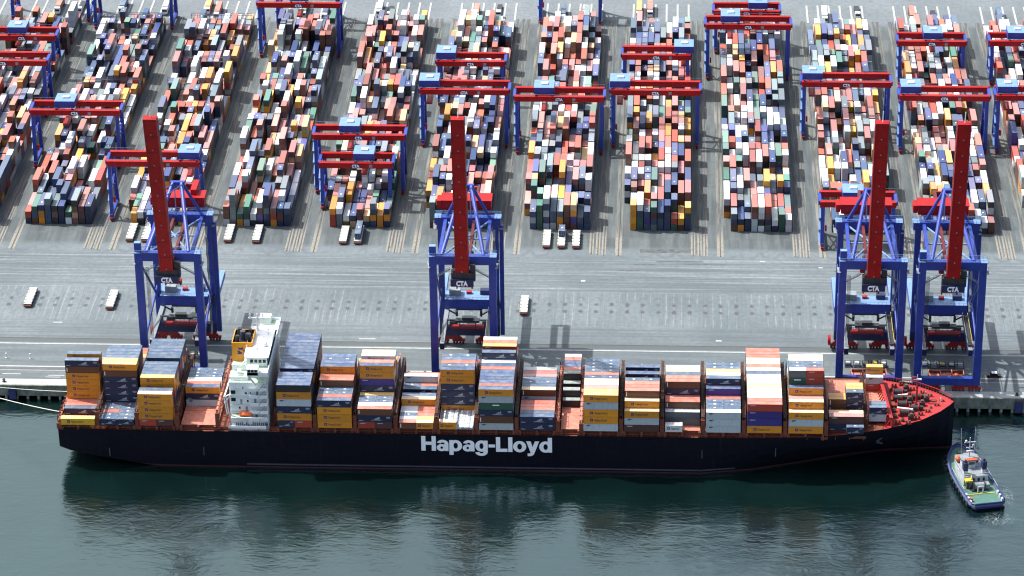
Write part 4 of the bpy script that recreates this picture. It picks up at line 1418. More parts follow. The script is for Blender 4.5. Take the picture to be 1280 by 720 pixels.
SHIP_BOX = []      # (visible px, bay, row, tier, half, x centre, y, z, L, h, side, roof)
FALLBACK = ['navy', 'orange', 'steel', 'brown', 'gray', 'red', 'slate', 'rust', 'green', 'blue']
BAYX = {}
for bay, (x0, th, ents) in BAYS.items():
    LL = 6.06 if bay in (12, 20) else 12.19
    BAYX[bay] = (x0, x0 + LL)
    zb0 = 10.62 + 0.0024 * x0
    if bay == 20:
        zb0 = 12.0
    r_ = random.Random(bay * 31)
    hts = {0: {}, 1: {}}
    for e in ents:
        hv_ = e[2].split('+')
        for hf in (0, 1):
            if len(hv_) == 1 or hv_[hf] != '-':
                hts[hf][e[0]] = max(hts[hf].get(e[0], 0), e[1])
    lastr = max(e[0] for e in ents)
    KZ, KY = 3.06, 1.655

    def M_at(hf, r):
        return max([t * th * KZ + (q + 1) * ROW * KY for q, t in hts[hf].items() if q < r] + [(-.5 * KZ + r * ROW * KY)])
    if bay not in (4, 8, 12, 19, 20):
        for r in range(lastr + 1, 17):
            t = int(((min(M_at(0, r), M_at(1, r)) - 3) - (r + 1) * ROW * KY) / (th * KZ))
            if t > 0 and not (bay in (3, 5) and r > 15):
                ents = ents + [(r, min(t, 4), r_.choice(FALLBACK))]
    for e in ents:
        r, T = e[0], e[1]
        for tier in range(T, 0, -1):
            i = T - tier
            spec = e[2 + i] if 2 + i < len(e) else None
            if spec is None:
                hv_ = e[2].split('+')
                c_ = r_.choice(FALLBACK)
                spec = c_ if len(hv_) == 1 else ('-+' + c_ if hv_[0] == '-' else (c_ + '+-' if hv_[1] == '-' else c_))
            hv_ = spec.split('+')
            for hf, sp_ in enumerate(hv_):
                if sp_ == '-':
                    continue
                side, roof = (sp_.split('/') + [sp_.split('/')[0]])[:2]
                if len(hv_) == 2:
                    L = 6.06
                    xc = x0 + (3.03 if hf == 0 else 12.19 - 3.03)
                    half = hf
                else:
                    L, xc, half = LL, x0 + LL / 2, None
                hh = 0 if half is None else half
                M = M_at(hh, r)
                top = (tier * th) * KZ + r * ROW * KY + (ROW * KY if tier == T else 0)
                bot = ((tier - 1) * th) * KZ + r * ROW * KY
                vis = max(0.0, top - max(M, bot)) * L / 12.19
                z = zb0 + (tier - 1) * th
                SHIP_BOX.append((vis, bay, r, tier, T, half, xc, Y0 + r * ROW, z, L, th, side, roof))

SHIP_BOX.sort(key=lambda a: -a[0])
n_ind = 0
for vis, bay, r, tier, T, half, xc, y, z, L, h, side, roof in SHIP_BOX:
    if vis > 1.3 and n_ind < 300:
        n_ind += 1
        mk = (roof in MARKED or roof == 'navy') and half is not None
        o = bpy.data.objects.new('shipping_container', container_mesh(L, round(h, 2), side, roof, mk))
        COL.objects.link(o)
        o.location = (xc, y, z)
        cname = CNAME['tarp'] if roof == 'tarp' else CNAME[side]
        hv_ = '' if half is None else (' aft' if half == 0 else ' forward')
        tt = 'top' if tier == T else ORD[tier - 1]
        o['label'] = '%s container%s, %s tier of %s row from water, %s bay from stern' % (cname, hv_, tt, ORD[r], ORD[bay - 1])
        o['category'] = 'container'
        o['group'] = 'containers stacked on the ship'
    else:
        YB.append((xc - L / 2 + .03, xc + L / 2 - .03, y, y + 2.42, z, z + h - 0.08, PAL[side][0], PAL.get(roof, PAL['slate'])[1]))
print('ship containers', n_ind, 'of', len(SHIP_BOX), 'yard boxes', len(YB))

# all other containers: yard stacks and those buried in the ship's stacks
A = np.array([b[:6] for b in YB])
n_ = len(A)
V = np.zeros((n_, 8, 3))
for i, (a, b, c) in enumerate(((0, 2, 4), (1, 2, 4), (1, 3, 4), (0, 3, 4), (0, 2, 5), (1, 2, 5), (1, 3, 5), (0, 3, 5))):
    V[:, i, 0], V[:, i, 1], V[:, i, 2] = A[:, a], A[:, b], A[:, c]
Q = np.array([(0, 1, 5, 4), (1, 2, 6, 5), (2, 3, 7, 6), (3, 0, 4, 7), (4, 5, 6, 7)])
Fq = (Q[None] + (np.arange(n_) * 8)[:, None, None]).reshape(-1, 4)
me = bpy.data.meshes.new('stacked_containers')
me.vertices.add(n_ * 8)
me.vertices.foreach_set('co', V.reshape(-1))
me.loops.add(len(Fq) * 4)
me.loops.foreach_set('vertex_index', Fq.reshape(-1).astype(np.int32))
me.polygons.add(len(Fq))
me.polygons.foreach_set('loop_start', (np.arange(len(Fq)) * 4).astype(np.int32))
me.polygons.foreach_set('loop_total', np.full(len(Fq), 4, dtype=np.int32))
me.polygons.foreach_set('use_smooth', [False] * len(Fq))
me.update(calc_edges=True)
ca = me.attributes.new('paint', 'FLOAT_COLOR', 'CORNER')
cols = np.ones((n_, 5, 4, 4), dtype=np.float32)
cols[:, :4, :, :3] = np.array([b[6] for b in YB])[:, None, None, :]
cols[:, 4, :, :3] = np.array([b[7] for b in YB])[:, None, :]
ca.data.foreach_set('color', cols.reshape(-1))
me.materials.append(MATS['yard_paint'])
o = bpy.data.objects.new('stacked_containers', me)
COL.objects.link(o)
tag(o, 'mass of mixed coloured containers stacked in long yard blocks', 'containers', None, 'stuff')

# hatch covers, pedestals, lashing bridges
for bay, (x0, x1) in BAYX.items():
    zb0 = 10.55 + 0.0024 * x0 if bay != 20 else 11.9
    ins = 0.6 if bay < 18 else (3.2 if bay == 19 else (9.5 if bay == 20 else 0.8))
    hc = MB()
    ya, yb = SY - 21.9 + ins + (0.8 if bay < 19 else 0), SY + 21.5 - ins
    for i in range(4):
        u0, u1 = ya + (yb - ya) * i / 4, ya + (yb - ya) * (i + 1) / 4
        hc.box(x0 - .2, x1 + .2, u0, u1 - .12, zb0 - 1.4, zb0 - .06, 'rust_orange', 'hatch_salmon')
    hc.build('hatch_cover', ship)
    if bay < 20:
        for x in ((x0, (x0 + x1) / 2, x1) if x1 - x0 > 8 else (x0, x1)):
            for ya_, yb_ in ((SY - 21.9, SY - 20.9), (SY + 20.9, SY + 21.8)):
                if bay != 19:
                    MB().box(x - .45, x + .45, ya_, yb_, 8.2, zb0 - .05, 'rust_orange').build('pedestal', ship)
gaps = [(BAYX[b][1], BAYX[b + 1][0], b) for b in range(1, 20) if b != 4]
gaps.append((-161.3 + .9, -158.9, 0))
gaps.append((BAYX[4][1] + .2, BAYX[4][1] + 1.7, 4))
gaps.append((BAYX[5][0] - 2.0, BAYX[5][0] - .2, 44))
for a, b, bay in gaps:
    if b - a < 0.9:
        continue
    xm = (a + b) / 2
    wd = min(1.1, (b - a) * .5)
    ht = {0: 13.5, 19: 15.5, 12: 14.5, 11: 15.5}.get(bay, 16.6)
    lb = MB()
    span = 20.8 if bay < 19 else 16
    for i in range(13):
        y = SY - span + i * 2 * span / 12
        lb.box(xm - wd * .5, xm - wd * .5 + .28, y - .18, y + .18, 8.6, ht, 'lash_brown')
        lb.box(xm + wd * .5 - .28, xm + wd * .5, y - .18, y + .18, 8.6, ht, 'rust_orange')
    for z in (11.4, 14.2, 16.4):
        if z < ht:
            lb.box(xm - wd * .5, xm + wd * .5, SY - span, SY + span, z - .12, z, 'lash_brown', 'hatch_salmon' if bay in (0, 4, 11, 12) else 'lash_brown')
            lb.beam((xm - wd * .5, SY - span, z + 1.0), (xm - wd * .5, SY + span, z + 1.0), .08, .08, 'rust_orange')
            lb.beam((xm + wd * .5, SY - span, z + 1.0), (xm + wd * .5, SY + span, z + 1.0), .08, .08, 'rust_orange')
    lb.box(xm - .7, xm + .7, SY - span - .8, SY - span, 8.4, ht - 1.2 if ht > 14 else 10.6, 'rust_orange')
    lb.build('lashing_bridge', ship)
# side passage under the outer stacks
MB().box(-158, 128, SY - 20.6, SY - 20.3, 8.3, 9.4, 'rust_orange').build('coaming', ship)
fl = MB()
for i in range(58):
    x = -158 + i * 5
    fl.box(x, x + .22, SY - 22.0, SY - 21.8, 8.5, 9.6, 'rust_orange')
fl.box(-158, 112, SY - 22.0, SY - 21.9, 9.5, 9.62, 'rust_orange')
fl.build('side_rail', ship)

# flat racks stowed in one bay
for r in range(5):
    for hf in (0, 1):
        if r == 0 and hf == 0:
            continue
        m = MB()
        for j in range(2):
            zz = j * .55
            m.box(-3.0, 3.0, .1, 2.4, zz, zz + .22, 'flat_grey')
            for i in range(6):
                m.box(-2.9 + i, -2.3 + i, .05, 2.45, zz + .22, zz + .34, 'white_paint' if i % 2 else 'flat_grey')
        for s in (-1, 1):
            m.box(s * 2.95 - .12, s * 2.95 + .12, .05, 2.4, 0, 1.5, 'flat_grey')
        single('flat_rack', m, (-23.3 + (3.05 if hf == 0 else 9.15), Y0 + r * ROW, 10.6), 'folded pale grey flat rack, %s half of %s row from water, ninth bay from stern' % ('aft' if hf == 0 else 'forward', ORD[r]), 'flat rack', 'flat racks stowed on the ship')

# ------------------------------------------------------------------ deckhouse, bridge, funnel
W = 'ship_white'
G = 'deck_green'
dh = MB()
dh.box(-98.2, -84.2, SY - 17.6, SY + 17.6, 8.4, 26.0, W, G)                 # main block
dh.box(-97.8, -91.4, SY - 10.5, SY + 12, 26.0, 29.0, W, G)                     # casing
dh.box(-91.4, -84.2, SY - 13.6, SY + 13.6, 26.0, 31.0, W, G)
house = dh.build('deckhouse', ship)
# side decks with parapets (near and far sides)
for i, z in enumerate((11.6, 14.6, 17.6, 20.6, 23.4)):
    for s in (-1, 1):
        sd = MB()
        y0_, y1_ = sorted((SY + s * 17.6, SY + s * (19.8 - i * .25)))
        xa = -97.6 if i == 0 else -91.0
        sd.box(xa, -84.3, y0_, y1_, z - .25, z, W, G)
        yo = SY + s * (19.8 - i * .25)
        sd.box(xa, -84.3, min(yo, yo - s * .12), max(yo, yo - s * .12), z, z + 1.05, W)
        sd.beam((-87.8, yo - s * .3, z), (-85.4, yo - s * .3, z + 2.8), .7, .14, 'steel_grey')
        for x in (-90.8, -84.5):
            sd.box(x - .12, x + .12, min(yo, yo - s * .25), max(yo, yo - s * .25), z - 3.0, z, W)
        sd.build('side_deck', ship)
for z in (14.2, 17.2, 20.2, 23.2):
    lm = MB().box(-98.0, -91.2, SY - 18.0, SY - 17.6, z - .18, z, W, G)
    lm.beam((-98.0, SY - 17.95, z + 1.0), (-91.2, SY - 17.95, z + 1.0), .07, .07, W)
    for i in range(8):
        lm.beam((-98.0 + i * .97, SY - 17.95, z), (-98.0 + i * .97, SY - 17.95, z + 1.0), .06, .06, W)
    lm.build('ledge', ship)
for x, z in ((-94.4, 17.3), (-96.0, 11.8), (-92.6, 14.4), (-89.2, 11.8), (-89.4, 17.8), (-88.6, 20.8)):
    MB().box(x, x + .75, SY - 17.67, SY - 17.6, z, z + 1.9, 'steel_grey').build('door', ship)
pl = MB()
pl.box(-98.6, -84.0, SY - 21.6, SY - 17.6, 8.5, 9.6, 'steel_grey').box(-97.8, -85, SY - 21.8, SY - 21.5, 9.2, 10.6, W)
for i in range(18):
    pl.box(-97.4 + i * .68, -97.25 + i * .68, SY - 20.9, SY - 20.75, 10.5, 13.4, W)
pl.box(-97.6, -84.6, SY - 21.0, SY - 20.7, 13.3, 13.6, W, W)
pl.box(-97.6, -92.5, SY - 20.7, SY - 17.7, 13.1, 13.35, W, G)
pl.box(-93.2, -92.4, SY - 20.4, SY - 19.4, 10.6, 11.9, W).box(-91.5, -90.2, SY - 20.4, SY - 19.4, 10.6, 12.0, W)
pl.build('promenade', ship)
# windows: openings in the near side, rows of ports, bridge windows
for x, z, a, b in ((-97.6, 21.4, 1.6, 1.6), (-97.6, 18.4, 1.6, 1.6), (-92.6, 21.4, .7, .7), (-91.2, 21.4, .7, .7), (-93.5, 23.6, .5, .7), (-95.0, 15.4, .6, .8), (-92.0, 18.2, .6, .8)):
    MB().box(x, x + a, SY - 17.68, SY - 17.6, z, z + b, 'glass_dark').build('window', ship)
for z in (28.0,):
    for i in range(12):
        y = SY - 14.5 + i * 2.6 if z < 26 else SY - 11.5 + i * 2.0
        MB().box(-84.2, -84.12, y, y + .8, z, z + .9, 'glass_dark').build('window', ship)
# bridge
bg_ = MB()
bg_.box(-91.0, -83.6, SY - 21.6, SY + 21.4, 30.6, 31.0, W, G)
bg_.box(-91.8, -84.6, SY - 14.2, SY + 8.6, 31.0, 34.4, W)
bg_.box(-92.6, -83.9, SY - 14.8, SY + 9.2, 34.4, 34.7, W)
for s in (-1, 1):
    ye = SY + s * 21.5
    bg_.box(-91.0, -83.6, min(ye, ye - s * .2), max(ye, ye - s * .2), 31.0, 32.1, W)
    bg_.beam((-90.6, ye - s * .5, 30.6), (-88.5, SY + s * 17.2, 24.5), .5, .5, W)
    bg_.beam((-84.2, ye - s * .5, 30.6), (-85.2, SY + s * 17.2, 24.5), .5, .5, W)
    bg_.box(-91.0, -87.0, min(ye, ye - s * 3.4), max(ye, ye - s * 3.4), 31.0, 33.5, W)
bg_.box(-83.8, -83.6, SY - 21.6, SY + 21.4, 31.0, 32.1, W).box(-91.0, -90.8, SY - 21.6, SY - 14.2, 31.0, 32.1, W)
bridge = bg_.build('bridge', ship)
for i in range(4):
    MB().box(-90.6 + i * 1.5, -89.5 + i * 1.5, SY - 14.3, SY - 14.2, 32.3, 33.5, 'glass_dark').build('window', bridge)
for i in range(3):
    MB().box(-90.6 + i * 1.2, -89.7 + i * 1.2, SY - 21.62, SY - 21.5, 32.3, 33.2, 'glass_dark').build('window', bridge)
for i in range(11):
    MB().box(-84.62, -84.5, SY - 13.6 + i * 2.0, SY - 12.0 + i * 2.0, 32.3, 33.6, 'glass_dark').build('window', bridge)
for i in range(5):
    MB().box(-91.9, -91.8, SY - 12 + i * 4, SY - 9.5 + i * 4, 32.3, 33.5, 'glass_dark').build('window', bridge)
# mast, radars and roof gear
ms = MB().tube((-90.2, SY + 6, 34.7), (-90.2, SY + 6, 41.5), .5, W, 8, .3).box(-93.4, -87.2, SY + 5.6, SY + 6.4, 39.4, 39.9, W).tube((-92.8, SY + 6, 39.9), (-92.8, SY + 6, 41.4), .3, W, 8)
ms.box(-89.0, -86.6, SY + 5.8, SY + 6.2, 41.2, 41.6, W).tube((-88.2, SY + 6, 39.9), (-88.2, SY + 6, 41.0), .2, W, 8)
ms.build('radar_mast', bridge)
MB().ball((-86.2, SY - 6, 35.6), 1.0, W, 12).tube((-86.2, SY - 6, 34.7), (-86.2, SY - 6, 35.2), .4, W, 8).build('radome', bridge)
MB().box(-88.0, -87.0, SY - 3, SY - 2, 34.7, 35.5, W).tube((-86.0, SY + 3.0, 34.7), (-86.0, SY + 3.0, 37.0), .1, 'steel_grey', 6).box(-86.4, -85.6, SY + 2.8, SY + 3.2, 36.4, 36.6, 'steel_grey').box(-90, -88.6, SY - 9, SY - 7.4, 34.7, 35.4, W).build('roof_gear', bridge)
rl = MB()
for y in (SY - 14.7, SY + 9.1):
    rl.beam((-92.5, y, 35.7), (-84, y, 35.7), .08, .08, W)
for x in (-92.5, -84.0):
    rl.beam((x, SY - 14.7, 35.7), (x, SY + 9.1, 35.7), .08, .08, W)
    for i in range(10):
        rl.beam((x, SY - 14.7 + i * 2.64, 34.7), (x, SY - 14.7 + i * 2.64, 35.7), .07, .07, W)
rl.build('roof_rail', bridge)
# funnel
fn = MB()
x0, x1, y0, y1, z0, z1 = -98.0, -90.6, SY - 7.0, SY + 3.6, 29.0, 36.4
fn.box(x0, x0 + .3, y0, y1, z0, z1, 'funnel_orange').box(x1 - .3, x1, y0, y1, z0, z1, 'funnel_orange')
fn.box(x0 + .3, x1 - .3, y0, y0 + .3, z0, z1, 'funnel_orange').box(x0 + .3, x1 - .3, y1 - .3, y1, z0, z1, 'funnel_orange')
fn.box(x0 + .3, x1 - .3, y0 + .3, y1 - .3, z0, z1 - 1.2, 'cavity')
fn.box(x0 + .3, x0 + .36, y0 + .3, y1 - .3, z1 - 1.2, z1 - .06, 'cavity').box(x1 - .36, x1 - .3, y0 + .3, y1 - .3, z1 - 1.2, z1 - .06, 'cavity')
fn.box(x0 + .36, x1 - .36, y1 - .36, y1 - .3, z1 - 1.2, z1 - .06, 'cavity')
fun = fn.build('funnel', ship)
lg = MB()
for pts in (((-2.2, .2), (-.3, .2), (.2, 1.0), (-.6, 1.0), (-.9, 1.6), (-2.4, 1.6), (-1.7, .9)), ((.4, .3), (1.7, .5), (2.4, 1.5), (1.4, 1.9), (.3, 1.8), (.8, 1.1)), ((-1.2, 1.9), (.9, 2.1), (.3, 3.0), (-.8, 2.5), (-1.9, 3.0))):
    lg.quad([(-94.4 + x * .8, y0 - .02, 31.6 + z) for x, z in pts], 'logo_blue')
lg.build('emblem', fun)
for x, y, r, h in ((-96.4, SY - 4.5, .7, 38.0), (-94.8, SY - 2, 1.0, 38.6), (-92.6, SY - 3.2, .9, 38.2), (-92.4, SY + 1, .6, 37.8), (-96.2, SY + .8, .8, 38.2)):
    MB().tube((x, y, 33.9), (x + .3, y, h), r, 'hull_grey' if r > .95 else 'dark_steel', 12).build('exhaust_pipe', fun)
MB().box(-98.0, -96.5, SY + 4, SY + 8, 26, 31.5, 'steel_grey').build('ventilator', ship)
# aft casing decks and gear
cs = MB()
cs.box(-98.2, -91.4, SY - 15.8, SY - 10.5, 26.0, 27.2, W, G).box(-97.9, -92, SY - 10.6, SY - 8.6, 29.0, 29.1, G)
for y, z in ((SY - 17.5, 26.0), (SY - 15.7, 27.2), (SY - 10.4, 29.0)):
    cs.beam((-98.1, y, z + 1.0), (-91.5, y, z + 1.0), .09, .09, W).beam((-98.1, y, z + .5), (-91.5, y, z + .5), .07, .07, W)
    for i in range(8):
        cs.beam((-98.1 + i * .94, y, z), (-98.1 + i * .94, y, z + 1.0), .08, .08, W)
cs.box(-95.4, -94.2, SY - 14.6, SY - 12.2, 27.2, 28.8, W).box(-93.4, -92.2, SY - 9.8, SY - 8.2, 29.0, 30.8, W).tube((-94.5, SY - 9.4, 29.0), (-92.0, SY - 12.5, 33.0), .2, W, 6)
cs.build('casing_deck', ship)
dv = MB()
for x in (-99.2, -98.5):
    dv.beam((x, SY - 18.5, 13.6), (x - .8, SY - 18.8, 21.0), .35, .35, W)
dv.beam((-100.0, SY - 18.8, 20.8), (-97.6, SY - 17.7, 21.2), .4, .4, W).beam((-99.9, SY - 18.8, 18.2), (-97.8, SY - 18.2, 21.0), .3, .3, W).beam((-99.8, SY - 18.8, 21), (-98, SY - 12, 26.0), .4, .4, W)
dv.build('davit', ship)
lbm = MB()
ring = [(-2.6, 0, .0), (-2.1, .7, .55), (-1.0, 1.0, .8), (1.0, 1.0, .8), (2.1, .7, .55), (2.6, 0, .0)]
for zz0, zz1, f0, f1, mt in ((13.6, 14.0, .6, 1.0, 'lifeboat_orange'), (14.0, 14.4, 1.0, 1.0, 'lifeboat_orange'), (14.4, 15.0, 1.0, .5, 'lifeboat_orange')):
    outl = [(x, y) for x, y, _ in ring] + [(x, -y) for x, y, _ in ring[-2:0:-1]]
    for (xa, ya), (xb, yb) in zip(outl, outl[1:] + outl[:1]):
        cx_, cy_ = -92.4, SY - 19.3
        lbm.quad([(cx_ + xb * (.8 + .2 * f0), cy_ + yb * f0, zz0), (cx_ + xa * (.8 + .2 * f0), cy_ + ya * f0, zz0), (cx_ + xa * (.8 + .2 * f1), cy_ + ya * f1, zz1), (cx_ + xb * (.8 + .2 * f1), cy_ + yb * f1, zz1)], mt)
outl = [(x, y) for x, y, _ in ring] + [(x, -y) for x, y, _ in ring[-2:0:-1]]
lbm.quad([(-92.4 + x * .9, SY - 19.3 + y * .5, 15.0) for x, y in outl[::-1]], 'lifeboat_orange')
lbm.build('lifeboat', ship)

# ------------------------------------------------------------------ automated carriers, truck, car


def make_agv():
    root = thing('transport_vehicle', (0, 0, 0), 'agv', 'transport vehicle')
    MB().box(-1.45, 1.45, -7.2, 7.2, .75, 1.35, 'dark_steel').build('chassis', root)
    d = MB().box(-1.5, 1.5, -7.1, 7.2, 1.1, 1.6, 'cream')
    for i in range(5):
        y = -5.6 + i * 2.8
        d.box(-1.5, -1.1, y - .9, y + .9, 1.6, 1.95, 'cream').box(1.1, 1.5, y - .9, y + .9, 1.6, 1.95, 'cream').box(-.9, .9, y - 1.1, y + .3, 1.6, 1.72, 'white_paint')
    d.build('load_platform', root)
    for s in (-1, 1):
        MB().box(-1.45, 1.45, min(s * 7.2, s * 7.7), max(s * 7.2, s * 7.7), .45, 1.1, 'agv_red').build('bumper', root)
        for y in (-5.0, -3.2, 3.2, 5.0):
            MB().tube((s * .95, y, .62), (s * 1.5, y, .62), .62, 'tyre', 12).build('wheel', root)
    return root


AG = make_agv()
AGVS = [((-192.0, 64.3), 'white carrier vehicle alone on the apron, farthest out past the ship stern', None),
        ((-159.6, 63.0), 'white carrier vehicle alone on the apron between ship stern and first quay crane', None),
        ((1.8, 62.5), 'white carrier vehicle alone on the apron just beside the second quay crane', None),
        ((-161.2, 123.5), 'empty white carrier at the third container block, stern side one', None), ((-154.8, 123.3), 'empty white carrier at the third container block, bow side one', None),
        ((-121.2, 123.6), 'empty white carrier at the fourth container block, stern side one', None), ((-109.6, 123.4), 'empty white carrier at the fourth container block, bow side one', None),
        ((-74.2, 123.2), 'empty white carrier at the fifth container block beside a loaded carrier', None), ((-68.2, 123.4), 'carrier loaded with a steel blue container at the fifth block', 'steel'),
        ((8.3, 121.6), 'empty white carrier at the seventh block, stern side one of three', None), ((14.3, 121.6), 'carrier with a short dark blue container, middle one of three', 'blue'),
        ((20.2, 121.6), 'empty white carrier at the seventh block, bow side one of three', None)]
for i, ((x, y), lab, load) in enumerate(AGVS):
    o = AG if i == 0 else copy_tree(AG)
    o.location = (x, y, 0)
    tag(o, lab, None, 'automated carriers on the terminal')
    if load:
        L = 12.19 if load == 'steel' else 6.06
        c = bpy.data.objects.new('shipping_container', container_mesh(L, 2.59, load, load, True))
        COL.objects.link(c)
        c.rotation_euler = (0, 0, R_(90))
        c.location = (x + 1.21, y + (0 if L > 8 else 3.2), 1.95)
        tag(c, '%s container riding on a white carrier vehicle before the %s block' % ('long steel blue' if L > 8 else 'short dark blue', 'fifth' if L > 8 else 'seventh'), 'container', 'containers riding on carriers')

car = thing('pickup_car', (178.6, 10.5, 0), 'dark red and black car with white roof parked on the quay road', 'car')


def rel(mbuild, name, par):
    o_ = mbuild.build(name, par, (0, 0, 0))
    return o_


paint('car_black', (0.03, 0.008, 0.010), 0.3, 0.2)
b = MB()
b.box(-2.7, 2.7, -.95, .95, .5, 1.05, 'car_black').box(-2.6, -1.6, -.9, .9, 1.05, 1.15, 'car_black')
rel(b, 'body', car)
c = MB()
pr = [(-1.3, 1.05), (1.6, 1.05), (1.2, 1.85), (-.7, 1.85)]
for s in (-1, 1):
    c.quad([(x, s * .85, z) for x, z in (pr if s < 0 else pr[::-1])], 'glass_dark')
for (xa, za), (xb, zb) in zip(pr, pr[1:] + pr[:1]):
    c.quad([(xb, -.85, zb), (xa, -.85, za), (xa, .85, za), (xb, .85, zb)], 'glass_dark')
rel(c, 'cabin', car)
rel(MB().box(-.75, 1.25, -.88, .88, 1.85, 1.98, 'white_paint'), 'roof', car)
for x in (-1.75, 1.75):
    for y in (-.95, .75):
        rel(MB().tube((x, y, .38), (x, y + .22, .38), .38, 'tyre', 12), 'wheel', car)
for y in (-.7, .7):
    rel(MB().box(-2.74, -2.7, y - .2, y + .2, .7, .9, 'white_paint'), 'headlight', car)

for i, (x, y, lab) in enumerate(((-192.4, 15.2, 'small white marker post on the quay road, farthest past the ship stern'), (-183.2, 15.0, 'small white marker post just astern of the ship on the quay road'),
                                 (-115.7, 15.5, 'small white marker post beside the funnel on the quay road'), (8.4, 13.0, 'small white marker post behind the eleventh bay of the ship'),
                                 (48.0, 12.9, 'small white marker post behind the fourteenth bay of the ship'), (182.8, 10.9, 'small white marker post close beside the dark parked car'))):
    m = MB().tube((0, 0, 0), (0, 0, 1.7), .16, 'white_paint', 8).box(-.3, .3, -.3, .3, 0, .25, 'white_paint').box(-.22, .22, -.22, .22, 1.7, 2.1, 'white_paint')
    single('marker_post', m, (x, y, 0), lab, 'post', 'white marker posts along the quay road')

# lashing gear under the cranes
for ci, (cx, wh) in enumerate(((131.6, 'third quay crane from stern'), (160.2, 'bowmost quay crane'), (-125.4, 'sternmost quay crane'))):
    for i in range(5):
        x = cx - 6.5 + i * 3.3
        m = MB()
        for sx in (-1, 1):
            for sy in (-1, 1):
                m.box(sx * 1.15 - .1, sx * 1.15 + .1, sy * 1.0 - .1, sy * 1.0 + .1, 0, 2.1, 'dark_steel')
        m.box(-1.2, 1.2, -1.0, 1.0, .2, .45, 'steel_grey')
        m.box(-1.0, 1.0, -.85, .85, .45, 1.2, ('tug_blue', 'steel_grey', 'tug_blue', 'dark_steel', 'steel_grey')[i])
        m.box(-.8, .8, -.6, .6, 1.2, 1.7, ('cream', 'white_paint', 'cream', 'yellow', 'white_paint')[(i + ci) % 5])
        m.beam((-1.15, -1, 2.1), (1.15, -1, 2.1), .15, .15, 'steel_grey').beam((-1.15, 1, 2.1), (1.15, 1, 2.1), .15, .15, 'steel_grey')
        single('lashing_bin', m, (x, 17.5, 0), '%s lashing gear bin from stern side under the %s' % (ORD[i], wh), 'bin', 'lashing gear bins under the cranes')
    if ci < 2:
        m = MB().box(-6.6, 6.6, -2.2, 2.4, .4, .9, 'rust_orange')
        for i in range(4):
            x = -6.4 + i * 4.27
            for y in (-2.1, 2.3):
                m.box(x - .15, x + .15, y - .12, y + .12, 0, 3.3, 'hatch_salmon')
            m.beam((x, -2.1, 3.2), (x, 2.3, 3.2), .25, .25, 'hatch_salmon')
        m.box(-6.4, 6.4, 2.0, 2.3, .9, 3.0, 'rust_orange')
        m.box(-6.3, -2.4, -1.7, 1.9, .9, 1.8, 'rust_orange', 'hatch_salmon').box(-1.9, 2.0, -1.7, 1.9, .9, 2.2, 'agv_red', 'hatch_salmon').box(2.4, 6.2, -1.8, 1.9, .9, 1.7, 'rust_orange', 'hatch_salmon')  # paler salmon tops paint sunlight onto the rust
        m.box(3.2, 4.6, -.8, .8, 1.7, 2.6, 'lifeboat_orange')
        single('lashing_rack', m, (cx + .6, 7.4, 0), 'rust coloured open lashing rack under the %s' % wh, 'rack', 'rusty racks under the cranes')

# mooring lines


def line(p, q, sag, r, lab):
    m = MB()
    p, q = Vector(p), Vector(q)
    pts = [p.lerp(q, t / 12) - Vector((0, 0, sag * 4 * (t / 12) * (1 - t / 12))) for t in range(13)]
    for a, b_ in zip(pts, pts[1:]):
        m.tube(a, b_, r, 'rope', 6, caps=False)
    tag(m.build('mooring_line', None, (0, 0, 0)), lab, 'rope', 'mooring lines of the ship')


line((-160.3, SY - 9.5, 8.4), (-214, -4.0, 1.0), 1.2, .15, 'thick pale mooring line from the ship stern, riverward one of the two')
line((-160.3, SY + 6, 8.4), (-220, -3.2, 1.0), 1.0, .11, 'thin pale mooring line from the ship stern, quayward one of the two')
for x, lab in ((-214, 'black mooring bollard on the quay edge holding the riverward line'), (-189.6, 'black mooring bollard on the quay edge just behind the stern'), (186, 'black mooring bollard on the quay edge just ahead of the bow')):
    m = MB().tube((0, 0, 0), (0, 0, .8), .35, 'dark_steel', 12, .3).tube((0, 0, .8), (0, 0, 1.1), .6, 'dark_steel', 12, .5).tube((0, 0, 0), (0, 0, .12), .7, 'dark_steel', 12)
    single('mooring_bollard', m, (x, -3.8, .22), lab, 'bollard', 'bollards on the quay edge')

# ------------------------------------------------------------------ tug
paint('tug_white', (0.46, 0.49, 0.52), 0.5, 0.3, 0.6)
paint('tug_yellow', (0.42, 0.36, 0.03), 0.6, 0.3)
paint('tug_orange', (0.45, 0.09, 0.025), 0.5, 0.2)
tug = thing('tugboat', (0, 0, 0), 'blue hulled tugboat with white wheelhouse and green aft deck beside the ship bow', 'tugboat')


def tug_outline(k_=1.0, z=0.0):
    pts = [(5.4, -17.2), (5.9, -14), (6.0, -4), (5.9, 4), (5.3, 9.5), (4.0, 14), (2.0, 17.2), (0, 18.2)]
    o_ = [(x * k_, y * (1 - (1 - k_) * .4)) for x, y in pts]
    st_ = [(4.4 * k_, -18.3), (-4.4 * k_, -18.3)]
    return o_ + [(-x, y) for x, y in o_[-2::-1]] + [st_[1], st_[0]]


